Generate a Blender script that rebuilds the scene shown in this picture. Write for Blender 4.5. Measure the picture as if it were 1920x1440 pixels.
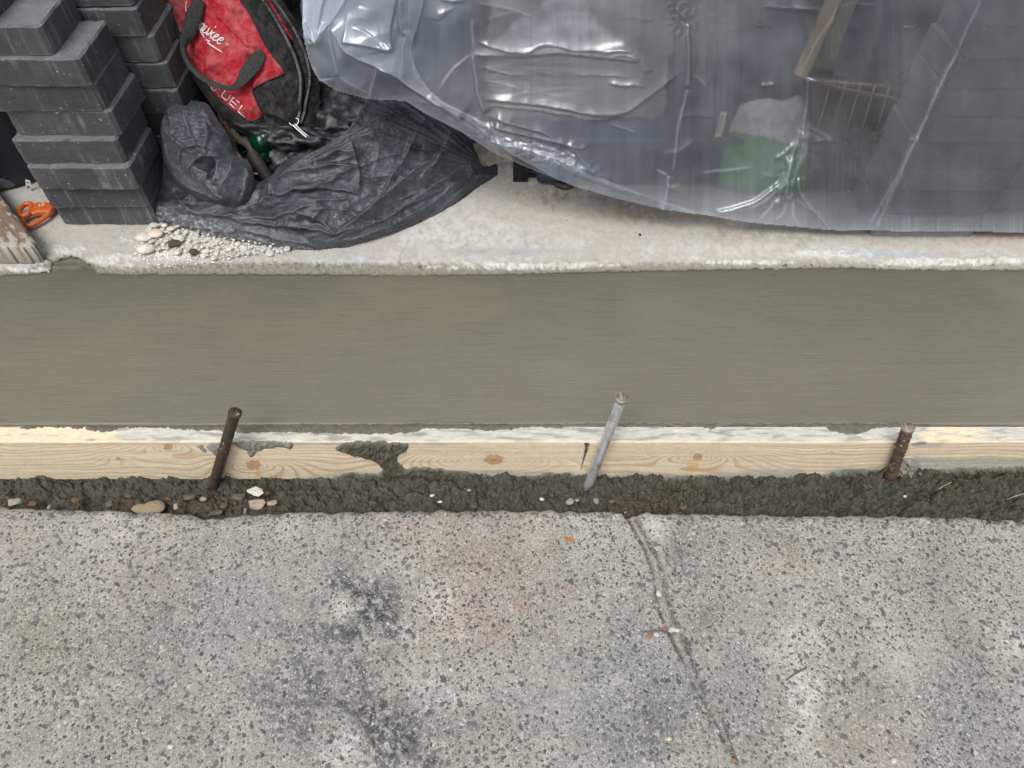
import bpy, math, random
import numpy as np
from mathutils import Vector

random.seed(4)
RNG = np.random.default_rng(7)
sc = bpy.context.scene
for o in list(bpy.data.objects):
    bpy.data.objects.remove(o, do_unlink=True)
COL = sc.collection
R = math.radians

# ------------------------------------------------------------------ camera, sky, sun, exposure
FPX, CAMH, PITCH = 1386.0, 0.93, 51.0          # focal length in photo pixels, height over the slab, tilt below the horizon
cam = bpy.data.cameras.new('camera')
cam.sensor_width = 36.0
cam.lens = 36.0 * FPX / 1920.0
cam.clip_start = 0.02
cam.clip_end = 200
camo = bpy.data.objects.new('camera', cam)
COL.objects.link(camo)
camo.location = (0, 0, CAMH)
camo.rotation_euler = (R(90 - PITCH), 0, 0)
sc.camera = camo

SUN_EL, SUN_AZ = 62.0, 205.0                   # behind and left of the camera, veiled by cloud
world = bpy.data.worlds.new('World')
sc.world = world
world.use_nodes = True
nt = world.node_tree
nt.nodes.clear()
sky = nt.nodes.new('ShaderNodeTexSky')
sky.sky_type = 'NISHITA'
sky.sun_disc = False
sky.sun_elevation = R(SUN_EL)
sky.sun_rotation = R(SUN_AZ)
sky.air_density = 1.0
sky.dust_density = 6.0
sky.ozone_density = 1.0
hs = nt.nodes.new('ShaderNodeHueSaturation')
hs.inputs['Saturation'].default_value = 0.30
bg = nt.nodes.new('ShaderNodeBackground')
bg.inputs['Strength'].default_value = 0.135
wo = nt.nodes.new('ShaderNodeOutputWorld')
nt.links.new(sky.outputs[0], hs.inputs['Color'])
nt.links.new(hs.outputs[0], bg.inputs['Color'])
nt.links.new(bg.outputs[0], wo.inputs['Surface'])

sun = bpy.data.lights.new('sun', 'SUN')
sun.energy = 0.9
sun.angle = R(28)
sun.color = (1.0, 0.97, 0.92)
suno = bpy.data.objects.new('sun', sun)
COL.objects.link(suno)
_d = Vector((math.sin(R(SUN_AZ)) * math.cos(R(SUN_EL)), math.cos(R(SUN_AZ)) * math.cos(R(SUN_EL)), math.sin(R(SUN_EL))))
suno.rotation_euler = _d.to_track_quat('Z', 'Y').to_euler()
sc.view_settings.view_transform = 'Standard'
sc.view_settings.look = 'None'
sc.view_settings.gamma = 1.0
sc.view_settings.use_curve_mapping = False
sc.view_settings.exposure = 0.22
sc.cycles.transparent_max_bounces = 24
sc.cycles.max_bounces = 6

# ------------------------------------------------------------------ geometry of the view
_cp, _sp = math.cos(R(PITCH)), math.sin(R(PITCH))
def rays(u, v):
    x = (np.asarray(u, float) - 960.0) / FPX
    y = (720.0 - np.asarray(v, float)) / FPX
    x, y = np.broadcast_arrays(x, y)
    return np.stack([x, _cp + y * _sp, -_sp + y * _cp], -1)
CAM = np.array([0, 0, CAMH])
def on_plane(u, v, n, c):
    """point of the plane n.p = c seen at photo position (u, v)"""
    d = rays(u, v)
    n = np.asarray(n, float)
    t = (c - CAM @ n) / (d @ n)
    return CAM + d * t[..., None]
def G(u, v, z=0.0):
    return on_plane(u, v, (0, 0, 1), z)
def W(u, v, Y):
    return on_plane(u, v, (0, 1, 0), Y)
def project(p):
    p = np.asarray(p, float) - CAM
    zc = p[..., 1] * _cp - p[..., 2] * _sp
    yc = p[..., 1] * _sp + p[..., 2] * _cp
    return 960 + FPX * p[..., 0] / zc, 720 - FPX * yc / zc
class Plane:
    """leaning plane through ground line Y = y0, rising with slope s (dz/dY)"""
    def __init__(self, y0, s, z0=0.0):
        n = np.array([0, -s, 1.0])
        self.n = n / np.linalg.norm(n)
        if s == 'v':
            self.n = np.array([0, -1.0, 0])
        self.c = self.n @ np.array([0, y0, z0])
    def __call__(self, u, v):
        return on_plane(u, v, self.n, self.c)

# ------------------------------------------------------------------ noise
_perm = np.random.default_rng(11).permutation(512)
_perm = np.concatenate([_perm, _perm])
def _h(i, j, s=0):
    return _perm[(_perm[(i + s * 17) & 511] + j) & 511]
def perlin(x, y, s=0):
    x = np.asarray(x, float); y = np.asarray(y, float)
    i = np.floor(x).astype(int); j = np.floor(y).astype(int)
    fx = x - i; fy = y - j
    def g(a, b):
        h = _h(i + a, j + b, s) * (2 * np.pi / 512)
        return np.cos(h) * (fx - a) + np.sin(h) * (fy - b)
    sx = fx * fx * fx * (fx * (fx * 6 - 15) + 10); sy = fy * fy * fy * (fy * (fy * 6 - 15) + 10)
    a = g(0, 0) * (1 - sx) + g(1, 0) * sx
    b = g(0, 1) * (1 - sx) + g(1, 1) * sx
    return (a * (1 - sy) + b * sy) * 1.5
def fbm(x, y, o=4, s=0, g=0.5):
    r = 0; a = 1
    for k in range(o):
        r = r + a * perlin(x * 2 ** k, y * 2 ** k, s + k * 3)
        a *= g
    return r
def ridged(x, y, o=3, s=0):
    r = 0; a = 1
    for k in range(o):
        r = r + a * (1 - np.minimum(1, np.abs(perlin(x * 2 ** k, y * 2 ** k, s + 5 * k)) * 2.2))
        a *= 0.5
    return r
def worley(x, y, s=0):
    x = np.asarray(x, float); y = np.asarray(y, float)
    i = np.floor(x).astype(int); j = np.floor(y).astype(int)
    best = np.full(x.shape, 9.0); idv = np.zeros(x.shape)
    for a in (-1, 0, 1):
        for b in (-1, 0, 1):
            h = _h(i + a, j + b, s); h2 = _h(j + b, i + a, s + 3)
            d = (i + a + h / 512 - x) ** 2 + (j + b + h2 / 512 - y) ** 2
            m = d < best
            best = np.where(m, d, best); idv = np.where(m, h / 512, idv)
    return np.sqrt(best), idv
def sstep(a, b, x):
    t = np.clip((x - a) / (b - a), 0, 1)
    return t * t * (3 - 2 * t)
def smooth_path(pts, n=6):
    p = np.asarray(pts, float)
    if len(p) < 3:
        return p
    q = np.vstack([2 * p[0] - p[1], p, 2 * p[-1] - p[-2]])
    out = []
    for k in range(1, len(q) - 2):
        for t in np.linspace(0, 1, n, endpoint=False):
            a, b, c, d = q[k - 1], q[k], q[k + 1], q[k + 2]
            out.append(0.5 * (2 * b + (c - a) * t + (2 * a - 5 * b + 4 * c - d) * t * t + (3 * b - a - 3 * c + d) * t ** 3))
    out.append(p[-1])
    return np.array(out)
def path_dist(u, v, path):
    """distance, side sign and position (0-1) along a polyline"""
    best = np.full(u.shape, 1e9); side = np.zeros(u.shape); pos = np.zeros(u.shape)
    L = np.concatenate([[0], np.cumsum(np.hypot(*(path[1:] - path[:-1]).T))])
    for k in range(len(path) - 1):
        a = path[k]; d = path[k + 1] - a
        dd = d @ d + 1e-9
        t = np.clip(((u - a[0]) * d[0] + (v - a[1]) * d[1]) / dd, 0, 1)
        x = u - a[0] - t * d[0]; y = v - a[1] - t * d[1]
        q = x * x + y * y
        m = q < best
        best = np.where(m, q, best)
        side = np.where(m, np.sign(d[0] * y - d[1] * x), side)
        pos = np.where(m, (L[k] + t * (L[k + 1] - L[k])) / L[-1], pos)
    return np.sqrt(best), side, pos
def inside(u, v, poly):
    p = np.asarray(poly, float); c = np.zeros(u.shape, bool)
    for k in range(len(p)):
        x0, y0 = p[k - 1]; x1, y1 = p[k]
        if y0 == y1: continue
        c ^= ((y0 > v) != (y1 > v)) & (u < (x1 - x0) * (v - y0) / (y1 - y0) + x0)
    return c
def sdf(u, v, poly):
    p = np.asarray(poly, float)
    d, _, _ = path_dist(u, v, np.vstack([p, p[:1]]))
    return np.where(inside(u, v, poly), d, -d)
def creases(u, v, items):
    """sum of traced folds: (path, height, width on the right side, width on the left side[, end fade])"""
    out = np.zeros(u.shape)
    for it in items:
        path, amp, wa, wb = it[:4]
        fade = it[4] if len(it) > 4 else 0.25
        p = smooth_path(path, 5)
        m = 5 * max(wa, wb)
        sel = (u > p[:, 0].min() - m) & (u < p[:, 0].max() + m) & (v > p[:, 1].min() - m) & (v < p[:, 1].max() + m)
        if not sel.any(): continue
        d, s, t = path_dist(u[sel], v[sel], p)
        w = np.where(s > 0, wa, wb)
        f = sstep(-0.001, fade, t) * sstep(-0.001, fade, 1 - t) if fade > 0 else 1
        out[sel] += amp * f * np.exp(-d / w)
    return out

# ------------------------------------------------------------------ mesh helpers
OFF = {}
def link(me, name, mat, parent=None, top_origin=True):
    o = bpy.data.objects.new(name, me)
    COL.objects.link(o)
    if mat is not None:
        me.materials.append(mat)
    if parent is not None:
        o.parent = parent
    return o
def mesh_obj(name, verts, faces, mat, parent=None, cols=None, uvs=None, smooth=True, extra=None, origin=None):
    v = np.asarray(verts, float).reshape(-1, 3)
    if parent is not None:
        off = OFF[parent.name]
    elif origin is not None:
        off = np.asarray(origin, float)
    else:
        off = np.array([(v[:, 0].min() + v[:, 0].max()) / 2, (v[:, 1].min() + v[:, 1].max()) / 2, v[:, 2].min()])
    v = v - off
    me = bpy.data.meshes.new(name)
    if isinstance(faces, np.ndarray):
        n, k = faces.shape
        me.vertices.add(len(v)); me.vertices.foreach_set('co', v.ravel())
        me.loops.add(n * k); me.loops.foreach_set('vertex_index', faces.ravel().astype(np.int32))
        me.polygons.add(n)
        me.polygons.foreach_set('loop_start', np.arange(0, n * k, k, dtype=np.int32))
        me.update(calc_edges=True)
    else:
        me.from_pydata([tuple(a) for a in v], [], [tuple(int(i) for i in f) for f in faces])
    me.validate()
    me.polygons.foreach_set('use_smooth', np.full(len(me.polygons), smooth))
    if cols is not None:
        a = me.color_attributes.new('col', 'FLOAT_COLOR', 'POINT')
        c = np.ones((len(v), 4)); c[:, :3] = np.clip(cols, 0, 1)
        a.data.foreach_set('color', c.ravel())
    if extra is not None:
        for k, arr in extra.items():
            a = me.attributes.new(k, 'FLOAT', 'POINT')
            a.data.foreach_set('value', np.asarray(arr, float).ravel())
    if uvs is not None:
        uv = me.uv_layers.new(name='uv')
        li = np.zeros(len(me.loops), dtype=np.int32); me.loops.foreach_get('vertex_index', li)
        uv.data.foreach_set('uv', np.asarray(uvs, float)[li].ravel())
    me.update()
    o = link(me, name, mat, parent)
    if parent is None:
        o.location = off
    OFF[o.name] = off
    return o
def tag(o, label=None, cat=None, group=None, kind=None):
    if label: o['label'] = label
    if cat: o['category'] = cat
    if group: o['group'] = group
    if kind: o['kind'] = kind
    return o
def thing(name, loc, label, cat, group=None):
    o = bpy.data.objects.new(name, None)
    o.empty_display_size = 0.05
    COL.objects.link(o)
    o.location = loc
    OFF[o.name] = np.array(loc, float)
    return tag(o, label, cat, group)

def grid_faces(nr, nc):
    i = np.arange(nr * nc).reshape(nr, nc)
    return np.stack([i[:-1, :-1], i[1:, :-1], i[1:, 1:], i[:-1, 1:]], -1).reshape(-1, 4)
def weld_mask(verts, faces, keep_face, extra):
    f = faces[keep_face]
    used = np.zeros(len(verts), bool); used[f.ravel()] = True
    idx = np.cumsum(used) - 1
    return verts[used], idx[f], [e[used] for e in extra]
def skirt(verts, faces, vec_fn):
    """solid edge: extrudes the open boundary by vec_fn(points)"""
    e = np.concatenate([faces[:, [a, (a + 1) % faces.shape[1]]] for a in range(faces.shape[1])])
    key = np.sort(e, 1); k = key[:, 0].astype(np.int64) * (len(verts) + 1) + key[:, 1]
    _, inv, cnt = np.unique(k, return_inverse=True, return_counts=True)
    b = e[cnt[inv] == 1]
    bv = np.unique(b)
    new = vec_fn(verts[bv])
    mp = np.full(len(verts), -1); mp[bv] = np.arange(len(bv)) + len(verts)
    q = np.stack([b[:, 1], b[:, 0], mp[b[:, 0]], mp[b[:, 1]]], 1)
    return np.vstack([verts, new]), np.vstack([faces, q]), bv
def patch(name, outline, surf, mat, parent=None, step=2.0, disp=None, color=None, back=0.0, rag=0.0, smooth=6,
          uv=False, extra=None, sm=True, floor=None, pole=None):
    """a sheet with a traced outline, lying on surf, with relief; back > 0 gives it a solid rear"""
    P = smooth_path(list(outline) + [outline[0]], smooth)[:-1] if smooth else np.asarray(outline, float)
    u0, v0 = P.min(0) - step * 2; u1, v1 = P.max(0) + step * 2
    us = np.arange(u0, u1 + step, step); vs = np.arange(v0, v1 + step, step)
    U, V = np.meshgrid(us, vs)
    S = sdf(U, V, P)
    if rag > 0:
        S = S + rag * fbm(U / (rag * 4 + 6), V / (rag * 4 + 6), 3, 21)
    base = surf(U, V)
    n = surf.n if hasattr(surf, 'n') else np.array([0, 0, 1.0])
    D = disp(U, V, S) if disp is not None else 0 * U
    verts = base + D[..., None] * n
    if floor is not None:
        verts[..., 2] = np.maximum(verts[..., 2], floor)
    faces = grid_faces(*U.shape)
    keep = (S.ravel()[faces] > -step * 0.4).sum(1) >= 3
    C = color(U, V, S) if color is not None else None
    ex = [U.ravel(), V.ravel()]
    if C is not None: ex.append(np.broadcast_to(C, U.shape + (3,)).reshape(-1, 3))
    E = {}
    if extra is not None:
        E = {k: fn(U, V, S).ravel() for k, fn in extra.items()}
        ex += list(E.values())
    vv, ff, ex2 = weld_mask(verts.reshape(-1, 3), faces, keep, ex)
    u_, v_ = ex2[0], ex2[1]; c_ = ex2[2] if C is not None else None
    e_ = dict(zip(E.keys(), ex2[(3 if C is not None else 2):]))
    if back > 0:
        def push(p):
            d = p - CAM; d = d / np.linalg.norm(d, axis=1)[:, None]
            q = p + d * back
            if floor is not None: q[:, 2] = np.maximum(q[:, 2], floor)
            return q
        vv, ff, bv = skirt(vv, ff, push)
        u_ = np.concatenate([u_, u_[bv]]); v_ = np.concatenate([v_, v_[bv]])
        if c_ is not None: c_ = np.vstack([c_, c_[bv]])
        e_ = {k: np.concatenate([a, a[bv]]) for k, a in e_.items()}
    ff = ff[:, ::-1].copy() if False else ff
    return mesh_obj(name, vv, ff, mat, parent, cols=c_, uvs=np.stack([u_ / 1000, v_ / 1000], 1) if uv else None,
                    extra=e_ or None, smooth=sm)
def tube(pts, rad, seg=12, cap=True):
    p = np.asarray(pts, float); n = len(p)
    r = np.broadcast_to(np.asarray(rad, float), (n,))
    V, Fc = [], []
    prev = None
    for k in range(n):
        t = p[min(k + 1, n - 1)] - p[max(k - 1, 0)]; t = t / (np.linalg.norm(t) + 1e-12)
        a = prev if prev is not None else (np.array([1, 0, 0]) if abs(t[0]) < 0.9 else np.array([0, 1, 0]))
        a = a - t * (a @ t); a /= np.linalg.norm(a); prev = a
        b = np.cross(t, a)
        for s in range(seg):
            an = 2 * np.pi * s / seg
            V.append(p[k] + r[k] * (np.cos(an) * a + np.sin(an) * b))
    for k in range(n - 1):
        for s in range(seg):
            Fc.append((k * seg + s, k * seg + (s + 1) % seg, (k + 1) * seg + (s + 1) % seg, (k + 1) * seg + s))
    if cap:
        Fc.append(tuple(range(seg))[::-1]); Fc.append(tuple(range((n - 1) * seg, n * seg)))
    return np.array(V), Fc
def join(parts):
    V, Fc, k = [], [], 0
    for v, f in parts:
        V.append(np.asarray(v)); Fc += [tuple(i + k for i in q) for q in f]; k += len(v)
    return np.vstack(V), Fc
def box(c, s, ax=None):
    """box centred at c with full sizes s; ax = three axes"""
    c = np.asarray(c, float); h = np.asarray(s, float) / 2
    ax = np.eye(3) if ax is None else np.asarray(ax, float)
    V = np.array([c + x * h[0] * ax[0] + y * h[1] * ax[1] + z * h[2] * ax[2] for z in (-1, 1) for y in (-1, 1) for x in (-1, 1)])
    return V, [(0, 2, 3, 1), (4, 5, 7, 6), (0, 1, 5, 4), (2, 6, 7, 3), (0, 4, 6, 2), (1, 3, 7, 5)]
def bevel(o, w, seg=2):
    m = o.modifiers.new('bevel', 'BEVEL'); m.width = w; m.segments = seg; m.limit_method = 'ANGLE'; m.angle_limit = R(40)
    return o
def prism(poly3, dz):
    p = np.asarray(poly3, float); n = len(p)
    V = np.vstack([p, p + np.asarray(dz, float)])
    Fc = [tuple(range(n)), tuple(range(2 * n - 1, n - 1, -1))] + [(k, k + n, (k + 1) % n + n, (k + 1) % n) for k in range(n)]
    return V, Fc
def pebble_mesh(name, seed, flat=0.6, mat=None, amp=0.16, sub=3, cols=None):
    import bmesh
    bm = bmesh.new(); bmesh.ops.create_icosphere(bm, subdivisions=sub, radius=0.5)
    r = np.random.default_rng(seed)
    k = r.normal(size=(5, 3)); ph = r.uniform(0, 6, 5)
    for v in bm.verts:
        c = np.array(v.co)
        f = 1 + amp * sum(math.sin(3.2 * (k[i] @ c) + ph[i]) for i in range(5)) / 2
        v.co = (c[0] * f, c[1] * f * r.uniform(0.99, 1.01), c[2] * f * flat)
    for f in bm.faces: f.smooth = True
    me = bpy.data.meshes.new(name); bm.to_mesh(me); bm.free()
    if mat: me.materials.append(mat)
    return me
def chip_mesh(name, seed, mat, flat=0.5):
    """angular broken stone"""
    import bmesh
    r = np.random.default_rng(seed)
    bm = bmesh.new()
    for _ in range(14):
        d = r.normal(size=3); d /= np.linalg.norm(d)
        d *= r.uniform(0.4, 0.55); bm.verts.new((d[0], d[1] * 0.8, d[2] * flat))
    bmesh.ops.convex_hull(bm, input=bm.verts)
    for v in [v for v in bm.verts if not v.link_faces]: bm.verts.remove(v)
    me = bpy.data.meshes.new(name); bm.to_mesh(me); bm.free()
    if mat: me.materials.append(mat)
    return me

# ------------------------------------------------------------------ materials
class NB:
    def __init__(self, name):
        self.m = bpy.data.materials.new(name); self.m.use_nodes = True
        self.t = self.m.node_tree; self.b = self.t.nodes['Principled BSDF']; self.out = self.t.nodes['Material Output']
        self.tc = self.t.nodes.new('ShaderNodeTexCoord')
        self.vec = self.tc.outputs['Object']
    def n(self, typ, **kw):
        x = self.t.nodes.new(typ)
        for k, v in kw.items():
            if k.startswith('_'): setattr(x, k[1:], v)
            else:
                key = k.replace('__', ' ')
                x.inputs[key].default_value = v
        return x
    def l(self, a, b): self.t.links.new(a, b)
    def mapped(self, scale=(1, 1, 1), src=None, rand=False, rot=(0, 0, 0)):
        mp = self.t.nodes.new('ShaderNodeMapping'); mp.inputs['Scale'].default_value = scale
        mp.inputs['Rotation'].default_value = rot
        self.l(src or self.vec, mp.inputs['Vector'])
        if rand:
            oi = self.t.nodes.new('ShaderNodeObjectInfo'); mu = self.t.nodes.new('ShaderNodeVectorMath'); mu.operation = 'MULTIPLY'
            self.l(oi.outputs['Random'], mu.inputs[0]); mu.inputs[1].default_value = (13, 7, 5)
            self.l(mu.outputs[0], mp.inputs['Location'])
        return mp.outputs[0]
    def noise(self, scale, detail=4, rough=0.55, vec=None, dist=0.0):
        x = self.n('ShaderNodeTexNoise', Scale=scale, Detail=detail, Roughness=rough, Distortion=dist)
        self.l(vec or self.vec, x.inputs['Vector']); return x.outputs['Fac']
    def voro(self, scale, vec=None, feature='F1', out='Distance', rnd=1.0):
        x = self.n('ShaderNodeTexVoronoi', Scale=scale, Randomness=rnd, _feature=feature)
        self.l(vec or self.vec, x.inputs['Vector']); return x.outputs[out]
    def ramp(self, fac, stops):
        x = self.t.nodes.new('ShaderNodeValToRGB'); e = x.color_ramp.elements
        while len(e) < len(stops): e.new(0.5)
        for q, (p, c) in zip(e, stops):
            q.position = p; q.color = (c, c, c, 1) if np.isscalar(c) else (*c, 1)
        self.l(fac, x.inputs[0]); return x.outputs[0]
    def mix(self, fac, a, b, mode='MIX'):
        x = self.t.nodes.new('ShaderNodeMix'); x.data_type = 'RGBA'; x.blend_type = mode
        for s, val in ((0, fac), (6, a), (7, b)):
            if hasattr(val, 'is_linked') or isinstance(val, bpy.types.NodeSocket): self.l(val, x.inputs[s])
            else: x.inputs[s].default_value = val if s == 0 else (*val, 1)
        return x.outputs[2]
    def math(self, op, a, b=0.5):
        x = self.t.nodes.new('ShaderNodeMath'); x.operation = op
        for s, val in ((0, a), (1, b)):
            if isinstance(val, bpy.types.NodeSocket): self.l(val, x.inputs[s])
            else: x.inputs[s].default_value = val
        return x.outputs[0]
    def attr(self, name, out='Color'):
        x = self.t.nodes.new('ShaderNodeAttribute'); x.attribute_name = name; return x.outputs[out]
    def bump(self, h, strength=0.5, dist=0.002, prev=None):
        x = self.t.nodes.new('ShaderNodeBump'); x.inputs['Strength'].default_value = strength; x.inputs['Distance'].default_value = dist
        self.l(h, x.inputs['Height'])
        if prev is not None: self.l(prev, x.inputs['Normal'])
        return x.outputs[0]
    def done(self, color=None, rough=0.8, normal=None, spec=0.5, metal=0.0, **kw):
        b = self.b
        for key, val in (('Base Color', color), ('Roughness', rough), ('Normal', normal), ('Specular IOR Level', spec), ('Metallic', metal)):
            if val is None: continue
            if isinstance(val, bpy.types.NodeSocket): self.l(val, b.inputs[key])
            else: b.inputs[key].default_value = (*val, 1) if key == 'Base Color' else val
        for k, val in kw.items(): b.inputs[k.replace('__', ' ')].default_value = val
        return self.m
def simple(name, color, rough=0.7, var=0.25, scale=60, bump=0.3, bd=0.001, metal=0.0, rand=False, spec=0.5, dust=None, dust_amt=0.5):
    m = NB(name); vec = m.mapped(rand=rand)
    n1 = m.noise(scale, 5, 0.6, vec)
    c = m.mix(n1, [x * (1 - var) for x in color], [min(1, x * (1 + var)) for x in color])
    if dust is not None:
        d = m.ramp(m.noise(scale * 0.35, 6, 0.7, vec), [(0.5, 0), (0.72, dust_amt)])
        c = m.mix(d, c, dust)
    return m.done(c, rough, m.bump(m.noise(scale * 3, 5, 0.6, vec), bump, bd), spec, metal)

# surfaces with painted-in stains (colour per point) and fine grain in nodes
def M_attr(name, grain=400, grain_amt=0.25, rough=0.85, bump=0.4, bd=0.001, speck=None, rough_attr=False, spec=0.4, gscale2=90):
    m = NB(name)
    c = m.attr('col')
    g = m.noise(grain, 6, 0.65)
    c = m.mix(1.0, c, m.ramp(g, [(0.3, 1 - grain_amt), (0.7, 1 + 0 * grain_amt)]), 'MULTIPLY')
    g2 = m.noise(gscale2, 5, 0.6)
    c = m.mix(1.0, c, m.ramp(g2, [(0.3, 0.88), (0.7, 1.0)]), 'MULTIPLY')
    if speck:
        sp = m.ramp(m.noise(speck[0], 2, 0.5), [(speck[1], 0), (speck[1] + 0.04, speck[3])])
        c = m.mix(sp, c, speck[2])
    return m.done(c, rough, m.bump(g, bump, bd), spec)

def lin(r, g, b):
    f = lambda c: ((c / 255 + 0.055) / 1.055) ** 2.4 if c > 10 else c / 255 / 12.92
    return np.array([f(r), f(g), f(b)])
def tints(U, V, base, blobs, s=5):
    """colour per point with soft-edged stains: (u, v, ru, rv, colour, strength)"""
    C = np.ones(U.shape + (3,)) * np.asarray(base)
    wob = fbm(U / 60, V / 60, 5, s, 0.65)
    wob2 = fbm(U / 16, V / 16, 4, s + 50, 0.7)
    for (bu, bv, ru, rv, col, k) in blobs:
        d = np.hypot((U - bu) / ru, (V - bv) / rv) + 0.55 * wob
        f = (k * (1 - sstep(0.25, 1.25, d)) * np.clip(0.95 + 1.5 * wob2, 0, 1.35)).clip(0, 1)[..., None]
        C = C * (1 - f) + np.asarray(col) * f
    return C

# ================================================================== SETTING
# ------------------------------------------------------------------ pavement
PZ = -0.092
EDGE = np.array([(-900, 946), (0, 948), (60, 951), (130, 952), (200, 955), (300, 958), (355, 960), (385, 968), (410, 970), (440, 962), (520, 958), (700, 957),
                 (850, 954), (1000, 955), (1150, 956), (1166, 958), (1172, 968), (1190, 966), (1205, 959), (1300, 960), (1500, 965), (1700, 966),
                 (1800, 966), (1880, 972), (1920, 968), (2900, 966)], float)
def edge_y(X):
    P3 = G(EDGE[:, 0], EDGE[:, 1], PZ)
    return np.interp(X, P3[:, 0], P3[:, 1])
CR1 = smooth_path([(1170, 955), (1185, 985), (1205, 1020), (1222, 1065), (1232, 1120), (1245, 1165), (1262, 1200), (1285, 1245), (1300, 1285), (1325, 1320), (1345, 1360), (1362, 1395), (1380, 1425)], 4)
CR2 = smooth_path([(1195, 970), (1215, 1010), (1236, 1050), (1248, 1100), (1262, 1150), (1283, 1200), (1303, 1250), (1318, 1290), (1345, 1325), (1365, 1370), (1380, 1425)], 4)
CR3 = smooth_path([(1213, 1320), (1225, 1370), (1230, 1450)], 4)
CRH = smooth_path([(1205, 1183), (1235, 1180), (1265, 1186)], 3)
def pave_fields(X, Y):
    u, v = project(np.stack([X, Y, np.full_like(X, PZ)], -1))
    d1, s1, _ = path_dist(u, v, CR1); d2, s2, _ = path_dist(u, v, CR2); d3, _, _ = path_dist(u, v, CR3); d4, _, _ = path_dist(u, v, CRH)
    wob = 2.2 * perlin(u / 9, v / 9, 3)
    wv = np.clip(0.9 + 1.3 * perlin(u / 40, v / 40, 23), 0.15, 1.6)
    crack = np.exp(-((d1 + wob) / (2.0 * wv + 0.3)) ** 2) * np.clip(wv, 0, 1) + 0.9 * np.exp(-((d2 - wob) / (2.2 * wv[::1] + 0.4)) ** 2) + 0.35 * np.exp(-((d3 + wob) / 5) ** 2) + 0.9 * np.exp(-(d4 / 2.5) ** 2)
    P3 = np.vstack([CR1, CR2[::-1]])
    strip = inside(u, v, P3)
    return u, v, np.clip(crack, 0, 1), strip
xs = np.linspace(-1.05, 1.05, 760)
ts = np.linspace(0, 1, 190)
XX, TT = np.meshgrid(xs, ts)
EY = edge_y(XX) + 0.0022 * fbm(XX * 60, XX * 0 + 3.3, 4, 9)
YY = EY - TT * (EY - 0.05)
u, v, crack, strip = pave_fields(XX, YY)
rel = 0.0016 * fbm(XX * 9, YY * 9, 4, 1) + 0.0007 * fbm(XX * 110, YY * 110, 3, 2)
w_, _ = worley(XX * 150, YY * 150, 4)
rel = rel + 0.0006 * (0.5 - w_)
edge_round = 0.010 * np.exp(-TT / 0.008) * (0.7 + 0.6 * perlin(XX * 40, YY * 40, 6))
ZZ = PZ + rel - 0.006 * crack - 0.0026 * strip - edge_round
grey = lin(178, 175, 168); beige = lin(172, 160, 144); dark = lin(70, 74, 80); white = lin(226, 225, 220); slate = lin(130, 136, 142)
pink = lin(176, 156, 146)
PB = [(880, 1060, 190, 150, beige, 0.65), (900, 1140, 120, 90, pink, 0.55), (690, 1130, 75, 95, dark, 0.85), (610, 1190, 90, 60, dark, 0.55), (640, 1260, 80, 70, dark, 0.4),
      (720, 1370, 130, 90, dark, 0.85), (540, 1320, 110, 90, dark, 0.5), (640, 1140, 30, 26, white, 0.9), (650, 1400, 55, 55, white, 0.7), (830, 1300, 90, 60, white, 0.4),
      (820, 1110, 60, 50, white, 0.45), (740, 1060, 80, 45, white, 0.3), (1505, 1310, 34, 130, white, 0.75), (1480, 1230, 60, 60, white, 0.25), (1895, 1205, 45, 40, white, 0.7), (1700, 1230, 60, 40, white, 0.25),
      (1235, 990, 32, 36, white, 0.6), (1265, 1100, 22, 24, lin(190, 188, 172), 0.6), (1090, 975, 60, 25, white, 0.3), (560, 1010, 90, 50, white, 0.25), (230, 990, 70, 35, white, 0.3),
      (300, 1080, 120, 100, beige, 0.45), (310, 975, 40, 26, lin(196, 184, 130), 0.4), (70, 1190, 60, 90, lin(168, 164, 130), 0.4), (150, 1120, 90, 60, lin(170, 165, 145), 0.3),
      (400, 1150, 190, 150, slate, 0.35), (120, 1300, 200, 160, lin(150, 146, 138), 0.4), (1100, 1330, 160, 120, slate, 0.4), (1230, 1290, 120, 160, lin(128, 138, 142), 0.4),
      (1400, 1290, 70, 130, slate, 0.35), (1800, 1340, 150, 110, slate, 0.4), (1620, 1380, 110, 80, beige, 0.35), (1470, 1050, 60, 40, lin(182, 170, 138), 0.4),
      (1310, 1060, 60, 90, lin(140, 138, 136), 0.4), (1275, 1030, 34, 60, lin(120, 116, 116), 0.5), (1320, 1180, 50, 60, lin(140, 132, 124), 0.5), (20, 1000, 60, 60, pink, 0.3)]
C = tints(u, v, grey, PB, 5)
C *= (1 + 0.16 * fbm(XX * 9, YY * 9, 5, 8, 0.65))[..., None]
C = np.where(strip[..., None], C * 0.75 + lin(150, 138, 124) * 0.25, C)
C = C * (1 - 0.75 * crack[..., None])
C = C * (1 - 0.25 * np.exp(-TT / 0.01))[..., None]
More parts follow.
